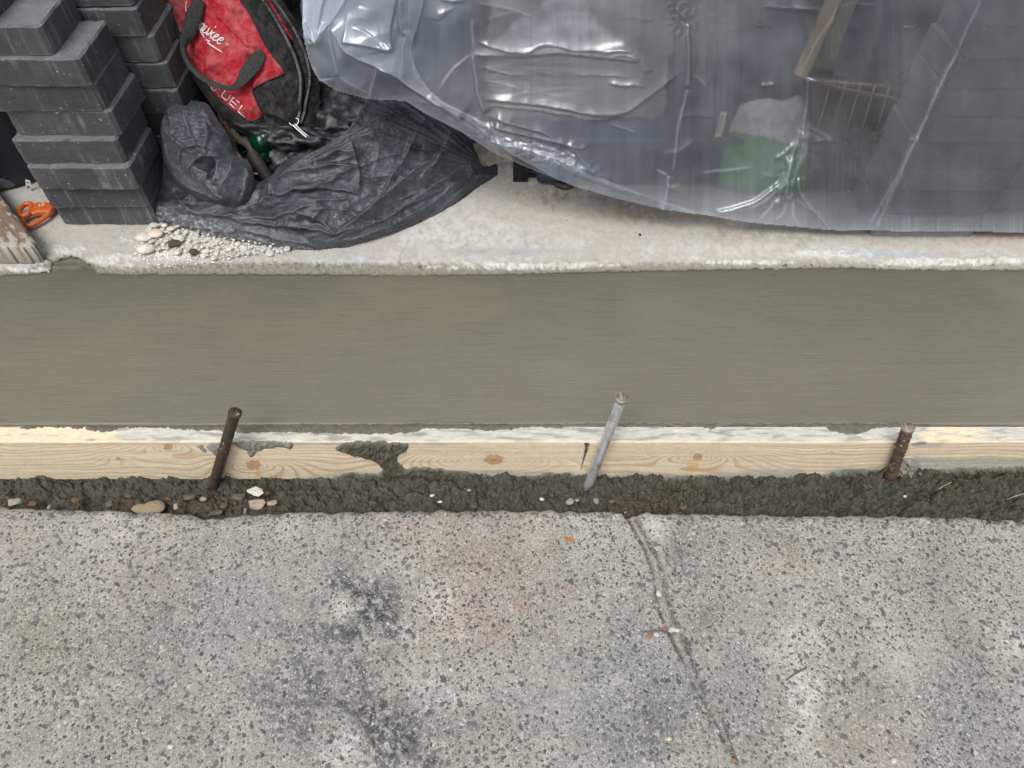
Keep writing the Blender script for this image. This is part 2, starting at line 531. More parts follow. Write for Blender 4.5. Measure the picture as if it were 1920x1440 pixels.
# rough face of the pavement edge, then the plain far part of the same sheet
down = np.stack([XX[0], EY[0] + 0.002, np.full(len(xs), PZ - 0.05)], -1)
VV = np.vstack([down[None], np.stack([XX, YY, ZZ], -1)])
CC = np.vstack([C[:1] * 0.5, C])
nr, nc = VV.shape[:2]
Fg = grid_faces(nr, nc)
M_pave = NB('exposed_aggregate_concrete')
c = M_pave.attr('col')
vd = M_pave.voro(300, out='Distance'); vc = M_pave.voro(300, out='Color')
sepc = M_pave.n('ShaderNodeSeparateColor'); M_pave.l(vc, sepc.inputs[0])
ston = M_pave.math('MULTIPLY', M_pave.ramp(vd, [(0.24, 1), (0.5, 0)]), M_pave.ramp(sepc.outputs[0], [(0.40, 0), (0.47, 1)]))
ston = M_pave.math('MULTIPLY', ston, M_pave.ramp(M_pave.noise(9, 4, 0.6), [(0.35, 0.25), (0.6, 0.9)]))
c = M_pave.mix(ston, c, tuple(lin(110, 112, 116)))
fine = M_pave.noise(900, 5, 0.7)
c = M_pave.mix(1.0, c, M_pave.ramp(fine, [(0.3, 0.42), (0.5, 0.88), (0.7, 1.0)]), 'MULTIPLY')
md = M_pave.noise(230, 5, 0.7)
c = M_pave.mix(1.0, c, M_pave.ramp(md, [(0.3, 0.6), (0.62, 1.0)]), 'MULTIPLY')
wsp = M_pave.ramp(M_pave.noise(330, 5, 0.75), [(0.54, 0), (0.66, 0.85)])
c = M_pave.mix(wsp, c, tuple(lin(212, 210, 204)))
M_pave = M_pave.done(c, 0.88, M_pave.bump(fine, 0.6, 0.0012, M_pave.bump(md, 0.5, 0.002)), 0.3)
far = np.array([(-40, -30, PZ - 0.012), (40, -30, PZ - 0.012), (40, 0.56, PZ - 0.012), (-40, 0.56, PZ - 0.012)])
Vp = np.vstack([VV.reshape(-1, 3), far])
base_i = nr * nc
Fp = np.vstack([Fg, [[base_i, base_i + 1, base_i + 2, base_i + 3]]])
Cp = np.vstack([CC.reshape(-1, 3), np.tile(grey, (4, 1))])
pavement = mesh_obj('pavement', Vp, Fp, M_pave, cols=Cp, origin=(0, 0, 0))
tag(pavement, kind='structure')

# exposed stones set in the pavement: the largest ones singly, the rest as one part
M_agg = NB('dark_aggregate')
oi = M_agg.n('ShaderNodeObjectInfo')
cc_ = M_agg.ramp(oi.outputs['Random'], [(0.0, tuple(lin(92, 95, 100))), (0.5, tuple(lin(114, 116, 118))), (0.8, tuple(lin(102, 103, 107))), (1.0, tuple(lin(134, 132, 129)))])
gv = M_agg.mapped(rand=True)
cc_ = M_agg.mix(1.0, cc_, M_agg.ramp(M_agg.noise(0.9, 4, 0.6, gv), [(0.3, 0.7), (0.7, 1.0)]), 'MULTIPLY')
M_agg = M_agg.done(cc_, 0.7, None, 0.4)
M_agg2 = M_attr('small_aggregate', 500, 0.2, 0.75, 0.3, 0.0005)
agg_me = [chip_mesh('aggregate_stone', 100 + k, M_agg, 0.35) for k in range(8)]
gx, gy = np.meshgrid(np.arange(-0.98, 0.98, 0.0059), np.arange(0.13, 0.60, 0.0059))
gx = (gx + RNG.uniform(-0.0024, 0.0024, gx.shape)).ravel(); gy = (gy + RNG.uniform(-0.0032, 0.0032, gy.shape)).ravel()
u, v, crk, strp = pave_fields(gx, gy)
dens = 0.92 + 0.8 * fbm(gx * 7, gy * 7, 3, 31)
for (bu, bv, ru, rv, k) in ((920, 1010, 120, 60, 0.45), (880, 1230, 150, 70, 0.4), (1235, 990, 40, 40, 0.7), (640, 1240, 110, 90, 0.35), (1510, 1300, 45, 130, 0.5), (690, 1130, 90, 90, 0.3),
                            (1500, 1030, 260, 60, -0.3), (740, 1040, 140, 60, -0.3), (150, 1260, 160, 90, -0.35), (1090, 1150, 90, 90, -0.3), (1830, 1120, 130, 60, -0.2)):
    dens -= k * np.exp(-((u - bu) / ru) ** 2 - ((v - bv) / rv) ** 2)
ok = (RNG.uniform(size=gx.shape) < np.clip(dens, 0.08, 0.97)) & (gy < edge_y(gx) - 0.006) & (crk < 0.2) & ~strp & (u > -260) & (u < 2180) & (v < 1560)
gx, gy, u, v = gx[ok], gy[ok], u[ok], v[ok]
size = np.clip(RNG.lognormal(math.log(0.0063), 0.32, len(gx)), 0.0032, 0.0145)
zs = PZ + 0.0016 * fbm(gx * 9, gy * 9, 4, 1)
order = np.argsort(-size * ((u > 0) & (u < 1920) & (v < 1440)))
coverts = []; cofaces = []; cocol = []; kk = 0
tmpl = []
for me in agg_me:
    vv = np.array([tuple(q.co) for q in me.vertices]); ff = np.array([tuple(p.vertices) for p in me.polygons])
    tmpl.append((vv, ff))
for rank, i in enumerate(order):
    a = RNG.uniform(0, 6.28); t = RNG.integers(8); s = size[i]
    if rank < 290:
        o = bpy.data.objects.new('aggregate_stone', agg_me[t]); COL.objects.link(o); o.parent = pavement
        o.location = (gx[i], gy[i], zs[i] - 0.05 * s); o.rotation_euler = (0, 0, a); o.scale = (s, s, s * 0.7)
    else:
        vv, ff = tmpl[t]
        ca, sa = math.cos(a), math.sin(a)
        q = np.stack([(vv[:, 0] * ca - vv[:, 1] * sa) * s, (vv[:, 0] * sa + vv[:, 1] * ca) * s, vv[:, 2] * s * 0.6], -1) + (gx[i], gy[i], zs[i] - 0.06 * s)
        coverts.append(q); cofaces.append(ff + kk); kk += len(vv)
        b = RNG.uniform(0, 1)
        col = lin(78, 81, 86) * (1 - b) + lin(124, 123, 121) * b
        if RNG.uniform() < 0.05: col = lin(190, 188, 182)
        elif RNG.uniform() < 0.02: col = lin(158, 144, 130)
        cocol.append(np.tile(col, (len(vv), 1)))
o = mesh_obj('aggregate', np.vstack(coverts), np.vstack(cofaces), M_agg2, parent=pavement, cols=np.vstack(cocol), smooth=False)
o['kind'] = 'stuff'

# ------------------------------------------------------------------ ground under everything
M_soil = simple('brown_soil', lin(84, 72, 58), 0.95, 0.3, 30, 0.8, 0.01)
gnd = mesh_obj('ground', [(-60, -60, -0.2), (60, -60, -0.2), (60, 60, -0.2), (-60, 60, -0.2)], [(0, 1, 2, 3)], M_soil, origin=(0, 0, -0.2))
tag(gnd, kind='structure')

# ------------------------------------------------------------------ mud and spilt mortar in the trench
def mud_surf(U, V): return G(U, V, -0.105)
mud_surf.n = np.array([0, 0, 1.0])
def mud_disp(U, V, S):
    p = G(U, V, -0.105); X, Y = p[..., 0], p[..., 1]
    wx = X + 0.004 * fbm(X * 80, Y * 80, 3, 3); wy = Y + 0.004 * fbm(X * 80, Y * 80, 3, 5)
    a, _ = worley(wx * 75, wy * 75, 1); b, _ = worley(wx * 190, wy * 190, 2); c_, _ = worley(wx * 420, wy * 420, 6)
    amp = 0.75 + 0.5 * sstep(1000, 1800, U)
    d = 0.014 * amp * (0.75 - a) ** 1.0 + 0.0075 * (0.6 - b) + 0.0034 * (0.5 - c_) + 0.012 * fbm(X * 18, Y * 18, 3, 2) + 0.010 * (0.5 - worley(wx * 34, wy * 34, 14)[0])
    # banked up against the board, falling to the pavement; heaped on the right
    k = np.clip((Y - 0.56) / 0.08, 0, 1.3)
    d += -0.017 + (0.004 + 0.012 * sstep(500, 900, U)) * k ** 2 * (0.7 + 0.5 * perlin(X * 7, Y * 0, 8)) + 0.014 * sstep(1450, 1850, U) - 0.010 * (1 - sstep(-50, 620, U)) * (1 - k)
    return d + 0.002
def mud_col(U, V, S):
    C = tints(U, V, lin(72, 70, 62), [(200, 905, 260, 16, lin(72, 72, 66), 0.6), (330, 948, 230, 20, lin(82, 70, 58), 0.8), (20, 945, 90, 18, lin(92, 74, 56), 0.8),
                                       (1215, 945, 75, 26, lin(74, 62, 50), 0.7), (700, 935, 150, 30, lin(84, 82, 72), 0.6), (1750, 930, 220, 50, lin(66, 64, 56), 0.6)], 3)
    p = G(U, V, -0.105)
    return C * (1 + 0.25 * fbm(p[..., 0] * 60, p[..., 1] * 60, 3, 4))[..., None]
M_mud = M_attr('wet_mud', 350, 0.3, 0.62, 0.5, 0.0015, spec=0.45)
mud = patch('mortar_mud', [(-300, 868), (2220, 858), (2220, 992), (-300, 985)], mud_surf, M_mud, step=1.6, disp=mud_disp, color=mud_col, smooth=0)
tag(mud, 'dark wet mortar and soil heaped in the trench between board and pavement', None, None, 'stuff')

_r = np.random.default_rng(55)
_mu = _r.uniform(-20, 1940, 1500); _mv = 905 + 58 * _r.beta(1.3, 1.3, 1500)
_mp = mud_surf(_mu, _mv) + mud_disp(_mu, _mv, 0)[:, None] * np.array([0, 0, 1.0]) + np.array([0, 0, 0.0006])
MUD_CRUMBS = (_mp, _r.gamma(2.4, 0.0011, 1500) + 0.0012)

# ------------------------------------------------------------------ wet concrete strip
CZ = -0.006
xs = np.linspace(-1.35, 1.35, 900); ys = np.concatenate([np.linspace(0.671, 0.700, 30), np.linspace(0.702, 1.02, 120), np.linspace(1.022, 1.10, 40)])
XX, YY = np.meshgrid(xs, ys)
ridge = 0.0011 * np.exp(-((YY - 0.6795) / 0.0022) ** 2) * (0.7 + 0.6 * perlin(XX * 9, XX * 0, 2))
groove = -0.006 * np.exp(-((YY - 0.6728) / 0.0022) ** 2)
z = CZ + 0.0011 * fbm(XX * 2.2, YY * 5, 3, 6) + ridge + groove + 0.00012 * fbm(XX * 8, YY * 260, 3, 2) + 0.0025 * sstep(1.028, 1.045, YY) * fbm(XX * 60, YY * 60, 4, 3)
C = np.ones(XX.shape + (3,)) * lin(109, 107, 95) * (1.10 - 0.22 * sstep(0.75, 1.03, YY))[..., None]  # tone change from lighting painted into the colour, darker towards the slab
ol = sstep(0.05, 0.55, fbm(XX * 1.6 + 3, YY * 3.0, 3, 14))[..., None]
C = C * (1 - ol * 0.5) + lin(116, 114, 92) * ol * 0.5
ol = sstep(0.1, 0.6, fbm(XX * 1.3 + 9, YY * 2.0 + 4, 3, 15))[..., None]
C = C * (1 - ol * 0.4) + lin(128, 129, 116) * ol * 0.4
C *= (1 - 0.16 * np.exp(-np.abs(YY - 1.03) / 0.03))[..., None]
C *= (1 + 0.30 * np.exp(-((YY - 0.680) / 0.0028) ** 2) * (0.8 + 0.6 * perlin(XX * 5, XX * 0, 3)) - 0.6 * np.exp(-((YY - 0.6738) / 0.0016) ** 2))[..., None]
M_wet = NB('fresh_trowelled_concrete')
c = M_wet.attr('col')
br = M_wet.noise(1.0, 6, 0.72, M_wet.mapped((9, 420, 1)))
br2 = M_wet.noise(1.0, 5, 0.7, M_wet.mapped((45, 900, 1)))
gr = M_wet.noise(900, 4, 0.7)
c = M_wet.mix(1.0, c, M_wet.ramp(br, [(0.32, 0.72), (0.5, 0.96), (0.7, 1.0)]), 'MULTIPLY')
c = M_wet.mix(M_wet.ramp(br2, [(0.58, 0), (0.70, 0.5)]), c, tuple(lin(165, 163, 150)))
pit = M_wet.ramp(M_wet.voro(75, out='Distance'), [(0.035, 1), (0.05, 0)])
c = M_wet.mix(M_wet.math('MULTIPLY', pit, 0.6), c, tuple(lin(70, 68, 58)))
arc = M_wet.noise(1.0, 5, 0.7, M_wet.mapped((3.0, 60, 1), rot=(0, 0, R(4))), 0.6)
c = M_wet.mix(M_wet.ramp(arc, [(0.52, 0), (0.66, 0.22)]), c, tuple(lin(98, 96, 80)))
nb = M_wet.bump(br, 0.65, 0.0008, M_wet.bump(br2, 0.35, 0.0005, M_wet.bump(gr, 0.25, 0.0004)))
M_wet = M_wet.done(c, M_wet.ramp(M_wet.noise(3.5, 4, 0.6), [(0.35, 0.42), (0.65, 0.66)]), nb, 0.4)
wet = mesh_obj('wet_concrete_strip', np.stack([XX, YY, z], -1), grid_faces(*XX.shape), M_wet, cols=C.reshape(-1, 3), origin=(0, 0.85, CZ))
tag(wet, kind='structure')

# ------------------------------------------------------------------ old concrete slab
SLAB = [(-420, 512), (-100, 513), (0, 513), (60, 510), (90, 507), (98, 490), (112, 483), (130, 479), (150, 484), (168, 495), (180, 510), (240, 512), (300, 511), (640, 512), (800, 513), (930, 512),
        (1100, 507), (1300, 503), (1500, 500), (1600, 499), (1700, 503), (1920, 503), (2340, 503), (2340, 130), (-420, 130)]
def slab_surf(U, V): return G(U, V, 0.0)
slab_surf.n = np.array([0, 0, 1.0])
LIP = smooth_path([(-420, 492), (0, 500), (60, 495), (95, 484), (130, 474), (175, 492), (250, 497), (330, 492), (450, 489), (560, 488), (640, 491), (750, 489), (900, 492), (1080, 491), (1300, 487), (1500, 484), (1650, 488), (1800, 486), (1920, 484), (2340, 484)], 5)
def slab_disp(U, V, S):
    p = G(U, V, 0); X, Y = p[..., 0], p[..., 1]
    lip = np.interp(U, LIP[:, 0], LIP[:, 1]) + 2.5 * fbm(U / 14, V / 14, 3, 12)
    below = sstep(-2, 10, V - lip)
    d = -0.0045 * below + 0.0004 * fbm(X * 8, Y * 8, 3, 1) + 0.0002 * fbm(X * 90, Y * 90, 3, 2)
    rough = np.exp(-np.abs(V - lip - 6) / 9)
    a, _ = worley(X * 170, Y * 170, 3)
    d += rough * (0.0028 * fbm(X * 85, Y * 85, 4, 7) + 0.0016 * (0.5 - a))
    wc = white_crust(U, V)
    d += wc * (0.0012 + 0.002 * fbm(X * 160, Y * 160, 3, 8))
    d -= 0.0035 * np.exp(-(path_dist(U, V, CK)[0] / 1.8) ** 2) + 0.0010 * np.exp(-(path_dist(U, V, CK2)[0] / 1.2) ** 2)
    return d
CK = smooth_path([(20, 474), (50, 480), (75, 482), (100, 488)], 3)
CK2 = smooth_path([(770, 440), (762, 460), (752, 475), (748, 492)], 4)
def white_crust(U, V):
    f = 0 * U
    n = fbm(U / 26, V / 13, 4, 17, 0.6)
    for (bu, bv, ru, rv) in ((400, 456, 150, 24), (205, 485, 60, 12), (120, 470, 60, 8), (315, 483, 26, 10), (960, 497, 130, 6), (1100, 495, 60, 4), (1400, 490, 110, 4), (1730, 490, 130, 7), (1870, 487, 120, 6), (1560, 476, 80, 8), (60, 505, 60, 5)):
        f = np.maximum(f, 1 - sstep(0.6, 1.0, np.hypot((U - bu) / ru, (V - bv) / rv) + 0.6 * n))
    return f
def slab_col(U, V, S):
    w = lin(202, 201, 196)
    C = tints(U, V, lin(184, 181, 174), [(900, 440, 260, 70, w, 0.8), (1500, 465, 500, 26, w, 0.5), (1050, 390, 160, 60, lin(190, 184, 172), 0.6), (1120, 355, 170, 38, lin(158, 146, 130), 0.8),
        (960, 300, 120, 45, lin(150, 141, 128), 0.8), (1260, 400, 160, 22, lin(168, 150, 128), 0.7), (1450, 440, 200, 20, lin(160, 152, 136), 0.6), (1700, 450, 300, 16, lin(168, 162, 150), 0.6),
        (1500, 380, 400, 40, lin(165, 158, 146), 0.6), (950, 472, 120, 9, lin(166, 168, 170), 0.7), (1620, 477, 60, 8, lin(178, 184, 190), 0.5), (130, 440, 130, 30, lin(186, 184, 178), 0.6), (50, 497, 80, 12, lin(190, 192, 192), 0.7),
        (1850, 440, 80, 14, lin(186, 160, 138), 0.5), (640, 485, 60, 7, lin(190, 200, 208), 0.5)], 9)
    C = C * (1 + 0.07 * fbm(U / 22, V / 10, 5, 4))[..., None]
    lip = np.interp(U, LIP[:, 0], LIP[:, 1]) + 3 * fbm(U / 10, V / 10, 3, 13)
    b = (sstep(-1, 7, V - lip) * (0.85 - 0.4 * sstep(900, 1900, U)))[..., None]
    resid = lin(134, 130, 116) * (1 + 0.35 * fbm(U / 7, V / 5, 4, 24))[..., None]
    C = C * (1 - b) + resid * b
    wc = white_crust(U, V)[..., None]
    wc = wc * np.clip(0.75 + 0.6 * fbm(U / 8, V / 6, 4, 91), 0.15, 1)[..., None]
    C = C * (1 - wc) + lin(214, 214, 210) * wc
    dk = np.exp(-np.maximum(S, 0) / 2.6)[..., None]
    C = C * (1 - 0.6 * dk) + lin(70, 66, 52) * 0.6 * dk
    C = C * (1 - 0.7 * np.exp(-(path_dist(U, V, CK)[0] / 1.8) ** 2))[..., None] * (1 - 0.25 * np.exp(-(path_dist(U, V, CK2)[0] / 1.2) ** 2))[..., None]
    blue = (0.6 * np.exp(-((V - 476 - (U - 1640) * 0.03) / 2.4) ** 2) * sstep(1610, 1640, U) * (1 - sstep(1690, 1790, U)))[..., None]
    return C * (1 - blue) + lin(150, 185, 215) * blue
M_slab = M_attr('old_pale_concrete', 260, 0.16, 0.85, 0.35, 0.0008, speck=(330, 0.70, tuple(lin(225, 224, 220)), 0.7))
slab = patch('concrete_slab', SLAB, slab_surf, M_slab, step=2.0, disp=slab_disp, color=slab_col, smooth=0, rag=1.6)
tag(slab, kind='structure')
M_slab_far = simple('plain_concrete', lin(180, 177, 168), 0.9, 0.12, 12, 0.3, 0.002)
yfar = [(-30, 1.06, -0.0145), (30, 1.06, -0.0145), (30, 40, -0.0145), (-30, 40, -0.0145)]
sb = mesh_obj('concrete_yard', yfar, [(0, 1, 2, 3)], M_slab_far, origin=(0, 5, -0.0145)); tag(sb, kind='structure')

# black specks and pale crumbs on the slab
M_blk = simple('black_grit', (0.02, 0.02, 0.02), 0.7)
chips_blk = chip_mesh('grit', 5, M_blk)
vv, ff = np.array([tuple(q.co) for q in chips_blk.vertices]), np.array([tuple(p.vertices) for p in chips_blk.polygons])
def scatter(name, pts, sizes, mat, seed, parent=None, flat=0.6):
    r = np.random.default_rng(seed); V_, F_ = [], []
    for k, (p, s) in enumerate(zip(pts, sizes)):
        a = r.uniform(0, 6.28); sx, sy = r.uniform(0.7, 1.3), r.uniform(0.6, 1.1)
        x = vv[:, 0] * sx; y = vv[:, 1] * sy
        V_.append(np.stack([(x * math.cos(a) - y * math.sin(a)) * s, (x * math.sin(a) + y * math.cos(a)) * s, vv[:, 2] * s * flat], -1) + p); F_.append(ff + k * len(vv))
    return mesh_obj(name, np.vstack(V_), np.vstack(F_), mat, parent, smooth=False)
r = np.random.default_rng(3)
sp = [(1200, 440, 8), (1063, 413, 4), (98, 423, 4), (82, 437, 3), (83, 455, 3.5), (229, 433, 3), (213, 445, 3), (1296, 437, 3.5), (1307, 453, 3), (1345, 452, 3), (942, 408, 4), (1740, 448, 4), (1180, 475, 2.5), (1162, 463, 2.5), (1283, 412, 3)]
sp += [(r.uniform(100, 1900), r.uniform(400, 480), r.uniform(0.8, 2.0)) for _ in range(60)]
pts = [G(a, b, 0.0012) for a, b, s in sp]
o = scatter('black_grit', pts, [s / 1000 for a, b, s in sp], M_blk, 5); tag(o, 'tiny black specks of grit on the pale slab', None, None, 'stuff')
M_wht = simple('white_crumb', lin(220, 218, 210), 0.9)
M_crumb = M_wht
sp = [(r.normal(1010, 60), r.normal(345, 28), abs(r.normal(0.8, 1.0)) + 0.9) for _ in range(200)] + [(r.uniform(560, 1900), r.uniform(400, 482), r.uniform(0.6, 1.8)) for _ in range(120)]
o = scatter('pale_crumbs', [G(a, b, 0.001) for a, b, s in sp], [s / 900 for a, b, s in sp], M_wht, 6); tag(o, 'scattered pale mortar crumbs on the slab beside the black bag', None, None, 'stuff')

# ================================================================== FORMWORK BOARD
YF = float(G(960, 829, -0.005)[1]); YB = 0.6715
BT, BB = -0.005, -0.112
board = thing('formwork_board', (0, (YF + YB) / 2, BB), 'long pale pine formwork board holding back the wet concrete strip', 'wooden board')
def px_face(X, Z):
    return project(np.stack([X, np.full_like(X, YF), Z], -1))
xs = np.arange(-1.15, 1.15, 0.0011); zs = np.linspace(BB, BT - 0.0015, 84)
XX, ZZ = np.meshgrid(xs, zs)
u, v = px_face(XX, ZZ)
f = (v - 865) / 7.5 + 2.2 * fbm(u / 420, v / 220, 3, 3) + 0.35 * perlin(u / 60, v / 30, 9)
knots = [(315, 838, 8, 6, 3.4, 55, 16), (222, 860, 4, 3, 1.2, 26, 9), (475, 872, 13, 8, 4.0, 60, 18), (926, 862, 17, 9, 7.5, 110, 22), (1308, 857, 9, 6, 5.0, 75, 20), (75, 898, 12, 6, 3.2, 60, 16), (1560, 846, 2, 1.5, 0.5, 20, 8)]
for (ku, kv, ra, rb, a, sx, sy) in knots:
    du, dv = u - ku, v - kv
    f = f + a * np.exp(-np.sqrt((du / (sx * 1.5)) ** 2 + (dv / (sy * 1.1)) ** 2 + 0.01) * 1.5) * 2.6
ph = f - np.floor(f)
line = sstep(0.45, 0.93, ph) * (1 - sstep(0.93, 1.0, ph))
lo = fbm(u / 300, v / 120, 2, 33)
c1, c2 = lin(232, 217, 190), lin(206, 176, 138)
k = (line * (0.85 + 0.4 * lo))[..., None]
C = c1 * (1 - k) + c2 * k
C *= (1 + 0.05 * fbm(u / 120, v / 2.0, 3, 5) + 0.04 * perlin(u / 200, v / 30, 4))[..., None]
for (ku, kv, ra, rb, a, sx, sy) in knots:
    d = np.hypot((u - ku) / ra, (v - kv) / rb) + 0.18 * perlin(u / 4, v / 3, 7)
    m = (1 - sstep(0.8, 1.1, d))[..., None]
    rg = (0.5 + 0.5 * np.sin(d * 9))[..., None]
    C = C * (1 - m) + (lin(184, 146, 112) * rg + lin(204, 164, 124) * (1 - rg)) * m
    rim = np.exp(-((d - 1.0) / 0.14) ** 2)[..., None] * 0.5 * np.clip(0.7 + 1.2 * perlin(u / 6, v / 5, 31), 0, 1)[..., None]
    C = C * (1 - rim) + lin(128, 78, 44) * rim
# resin, pen mark, dirt, thin dried slurry
res = [(1298, 875, 12, 14), (484, 890, 8, 12), (228, 868, 7, 6)]
for (ru_, rv_, a, b) in res:
    m = (0.55 * (1 - sstep(0.5, 1.1, np.hypot((u - ru_) / a, (v - rv_) / b) + 0.4 * perlin(u / 5, v / 5, 8))))[..., None]
    C = C * (1 - m) + lin(224, 178, 96) * m
pen = smooth_path([(1102, 826), (1099, 845), (1094, 862), (1089, 880)], 4)
d, _, t = path_dist(u, v, pen)
m = (1 - sstep(0.6, 1.2, d / (5.0 * (1 - t) ** 1.3 + 0.6) + 0.5 * perlin(u / 3, v / 5, 2)))[..., None] * 0.9
C = C * (1 - m) + lin(34, 32, 36) * m
def film(u, v):
    n = fbm(u / 40, v / 12, 4, 41, 0.6)
    f = (1 - sstep(-2, 4, v - np.interp(u, [0, 340, 360, 420, 620, 780, 1090, 1130, 1170, 1480, 1700, 1720, 1760, 1790, 1920], [826, 826, 829, 834, 833, 833, 824, 830, 827, 826, 829, 836, 834, 826, 828]) - 3 * n)) * 0.8
    low = np.interp(u, [0, 520, 560, 640, 950, 1340, 1400, 1500, 1530, 1560, 1690, 1720, 1760, 1920], [960, 960, 896, 882, 884, 890, 884, 880, 892, 880, 872, 850, 858, 856])
    return np.maximum(f, 0.8 * sstep(-3, 5, v - low - 4 * n))
m = film(u, v)[..., None]
sl = lin(176, 176, 170) * (1 + 0.18 * fbm(u / 8, v / 5, 4, 19))[..., None]
C = C * (1 - m) + sl * m
sk = sstep(0.62, 0.75, fbm(u / 5, v / 4, 3, 55) * 0.5 + 0.5)[..., None] * 0.35
C = C * (1 - sk * 0.5) + lin(190, 176, 150) * sk * 0.5
Yd = YF + 0.0004 * fbm(XX * 3, ZZ * 90, 3, 5) + 0.0002 * line
M_pine = M_attr('pine_wood', 300, 0.06, 0.6, 0.12, 0.0004, gscale2=60)
o = mesh_obj('front_face', np.stack([XX, Yd, ZZ], -1), grid_faces(*XX.shape), M_pine, parent=board, cols=C.reshape(-1, 3))
# top and rear
ys = np.linspace(YF, YB, 30); XT, YT = np.meshgrid(np.arange(-1.15, 1.15, 0.0015), ys)
ed = np.minimum(YT - YF, 0.0015)
ZT = BT - (0.0015 - ed) + 0.0004 * fbm(XT * 80, YT * 80, 3, 3)
u, v = project(np.stack([XT, YT, ZT], -1))
bare = lin(236, 222, 190)
C = np.ones(XT.shape + (3,)) * bare
n = fbm(u / 50, v / 7, 5, 12, 0.6)
cov = np.interp(u, [-400, 0, 200, 235, 330, 640, 900, 1100, 1180, 1500, 1720, 1745, 1800, 1850, 1920, 2300], [0.15, 0.2, 0.25, 0.75, 0.85, 1.0, 0.95, 0.9, 0.85, 0.9, 0.9, 0.35, 0.3, 0.75, 0.7, 0.5])
m = sstep(0.25, 0.75, cov + 0.45 * n)[..., None]
gl = lin(204, 203, 194) * (1 + 0.14 * fbm(u / 30, v / 3, 4, 8))[..., None]
gl2 = lin(158, 159, 154) * (1 + 0.1 * n)[..., None]
g2 = sstep(0.0, 0.6, fbm(u / 60, v / 9, 4, 28))[..., None]
C = C * (1 - m) + (gl * (1 - g2) + gl2 * g2) * m
low = np.exp(-np.maximum(YT - YF - 0.001, 0) / 0.004)[..., None] * 0.6 * (1 - m * 0.2)
C = C * (1 - low) + lin(236, 220, 184) * low
o = mesh_obj('top_face', np.stack([XT, YT, ZT], -1), grid_faces(*XT.shape), M_attr('slurry_stained_pine', 300, 0.12, 0.8, 0.4, 0.0006), parent=board, cols=C.reshape(-1, 3))
V1, F1 = box((0, (YF + YB) / 2 + 0.001, (BT + BB) / 2 - 0.001), (2.3, YB - YF - 0.001, BT - BB - 0.005))
mesh_obj('timber_core', V1, F1, simple('pine_plain', c1, 0.7, 0.1, 40), parent=board, smooth=False)

# mortar smeared over the board
M_mort = M_attr('wet_mortar', 450, 0.3, 0.7, 0.7, 0.0012, spec=0.4)
class FrontPlane:
    n = np.array([0, -1.0, 0])
    def __call__(self, u, v): return W(u, v, YF + 0.0006)
class TopPlane:
    n = np.array([0, 0, 1.0])
    def __call__(self, u, v): return G(u, v, BT - 0.0004)
def splat(name, outline, surf, h, col, parent, rag=2.5, step=1.4, edge=7, grey_edge=True):
    def dsp(U, V, S):
        w, _ = worley(U / 7, V / 6, 5)
        return h * (sstep(-2, edge, S) * (0.8 + 0.5 * fbm(U / 14, V / 10, 3, 4)) + 0.45 * (0.5 - w) * sstep(0, 5, S) + 0.3 * fbm(U / 4, V / 3.5, 3, 6) * sstep(0, 4, S)) + 0.0002
    def cl(U, V, S):
        C = np.ones(U.shape + (3,)) * col * (1 + 0.2 * fbm(U / 12, V / 9, 4, 3))[..., None]
        if grey_edge:
            k = (1 - sstep(0, 5, S))[..., None] * 0.55
            C = C * (1 - k) + lin(150, 149, 142) * k
        return C
    return patch(name, outline, surf, M_mort, parent, step=step, disp=dsp, color=cl, rag=rag, smooth=3)
dkm = lin(94, 92, 80)
FP, TP = FrontPlane(), TopPlane()
splat('mortar_smear', [(590, 912), (620, 898), (655, 886), (700, 888), (716, 882), (708, 869), (690, 860), (650, 851), (628, 839), (650, 830), (705, 827), (763, 831), (757, 846), (746, 856), (747, 868), (765, 877), (800, 875),
                       (850, 882), (910, 888), (955, 895), (1000, 890), (1050, 886), (1078, 890), (1100, 899), (1110, 915), (900, 925), (700, 925)], FP, 0.0055, dkm, board)
splat('mortar_smear', [(1090, 912), (1110, 900), (1180, 897), (1250, 893), (1310, 891), (1400, 896), (1440, 895), (1500, 891), (1523, 893), (1560, 886), (1590, 879), (1650, 881), (1672, 886), (1700, 882), (1780, 878), (1860, 876), (2060, 874), (2060, 930), (1500, 930)], FP, 0.007, dkm, board)
splat('mortar_smear', [(385, 838), (398, 832), (424, 832), (432, 842), (424, 858), (416, 868), (408, 862), (400, 850)], FP, 0.004, lin(150, 150, 142), board, 1.5)
splat('mortar_smear', [(436, 829), (470, 826), (520, 827), (548, 830), (545, 842), (525, 838), (498, 842), (480, 850), (470, 858), (462, 846), (445, 838)], FP, 0.0035, lin(140, 139, 128), board, 1.5)
splat('mortar_smear', [(366, 836), (380, 834), (390, 846), (384, 850), (374, 842)], FP, 0.002, lin(160, 160, 152), board, 1.0)
splat('mortar_smear', [(1705, 832), (1722, 828), (1738, 829), (1728, 834), (1712, 836)], FP, 0.002, lin(165, 165, 158), board, 1.0)
splat('mortar_smear', [(40, 806), (48, 800), (200, 799), (330, 799), (640, 796), (640, 812), (560, 810), (440, 810), (400, 808), (330, 806), (240, 802), (205, 811), (170, 808), (150, 804), (90, 802)], TP, 0.0016, lin(112, 109, 96), board, 2.0, grey_edge=False)
splat('mortar_smear', [(430, 798), (640, 796), (800, 795), (980, 795), (985, 801), (930, 808), (890, 806), (860, 803), (800, 806), (770, 812), (700, 814), (620, 814), (520, 811), (450, 812)], TP, 0.0018, lin(110, 107, 94), board, 2.0, grey_edge=False)
splat('mortar_smear', [(960, 796), (1160, 794), (1380, 794), (1350, 800), (1330, 806), (1300, 799), (1200, 801), (1100, 800), (1040, 803), (980, 800)], TP, 0.0014, lin(116, 113, 100), board, 2.0, grey_edge=False)
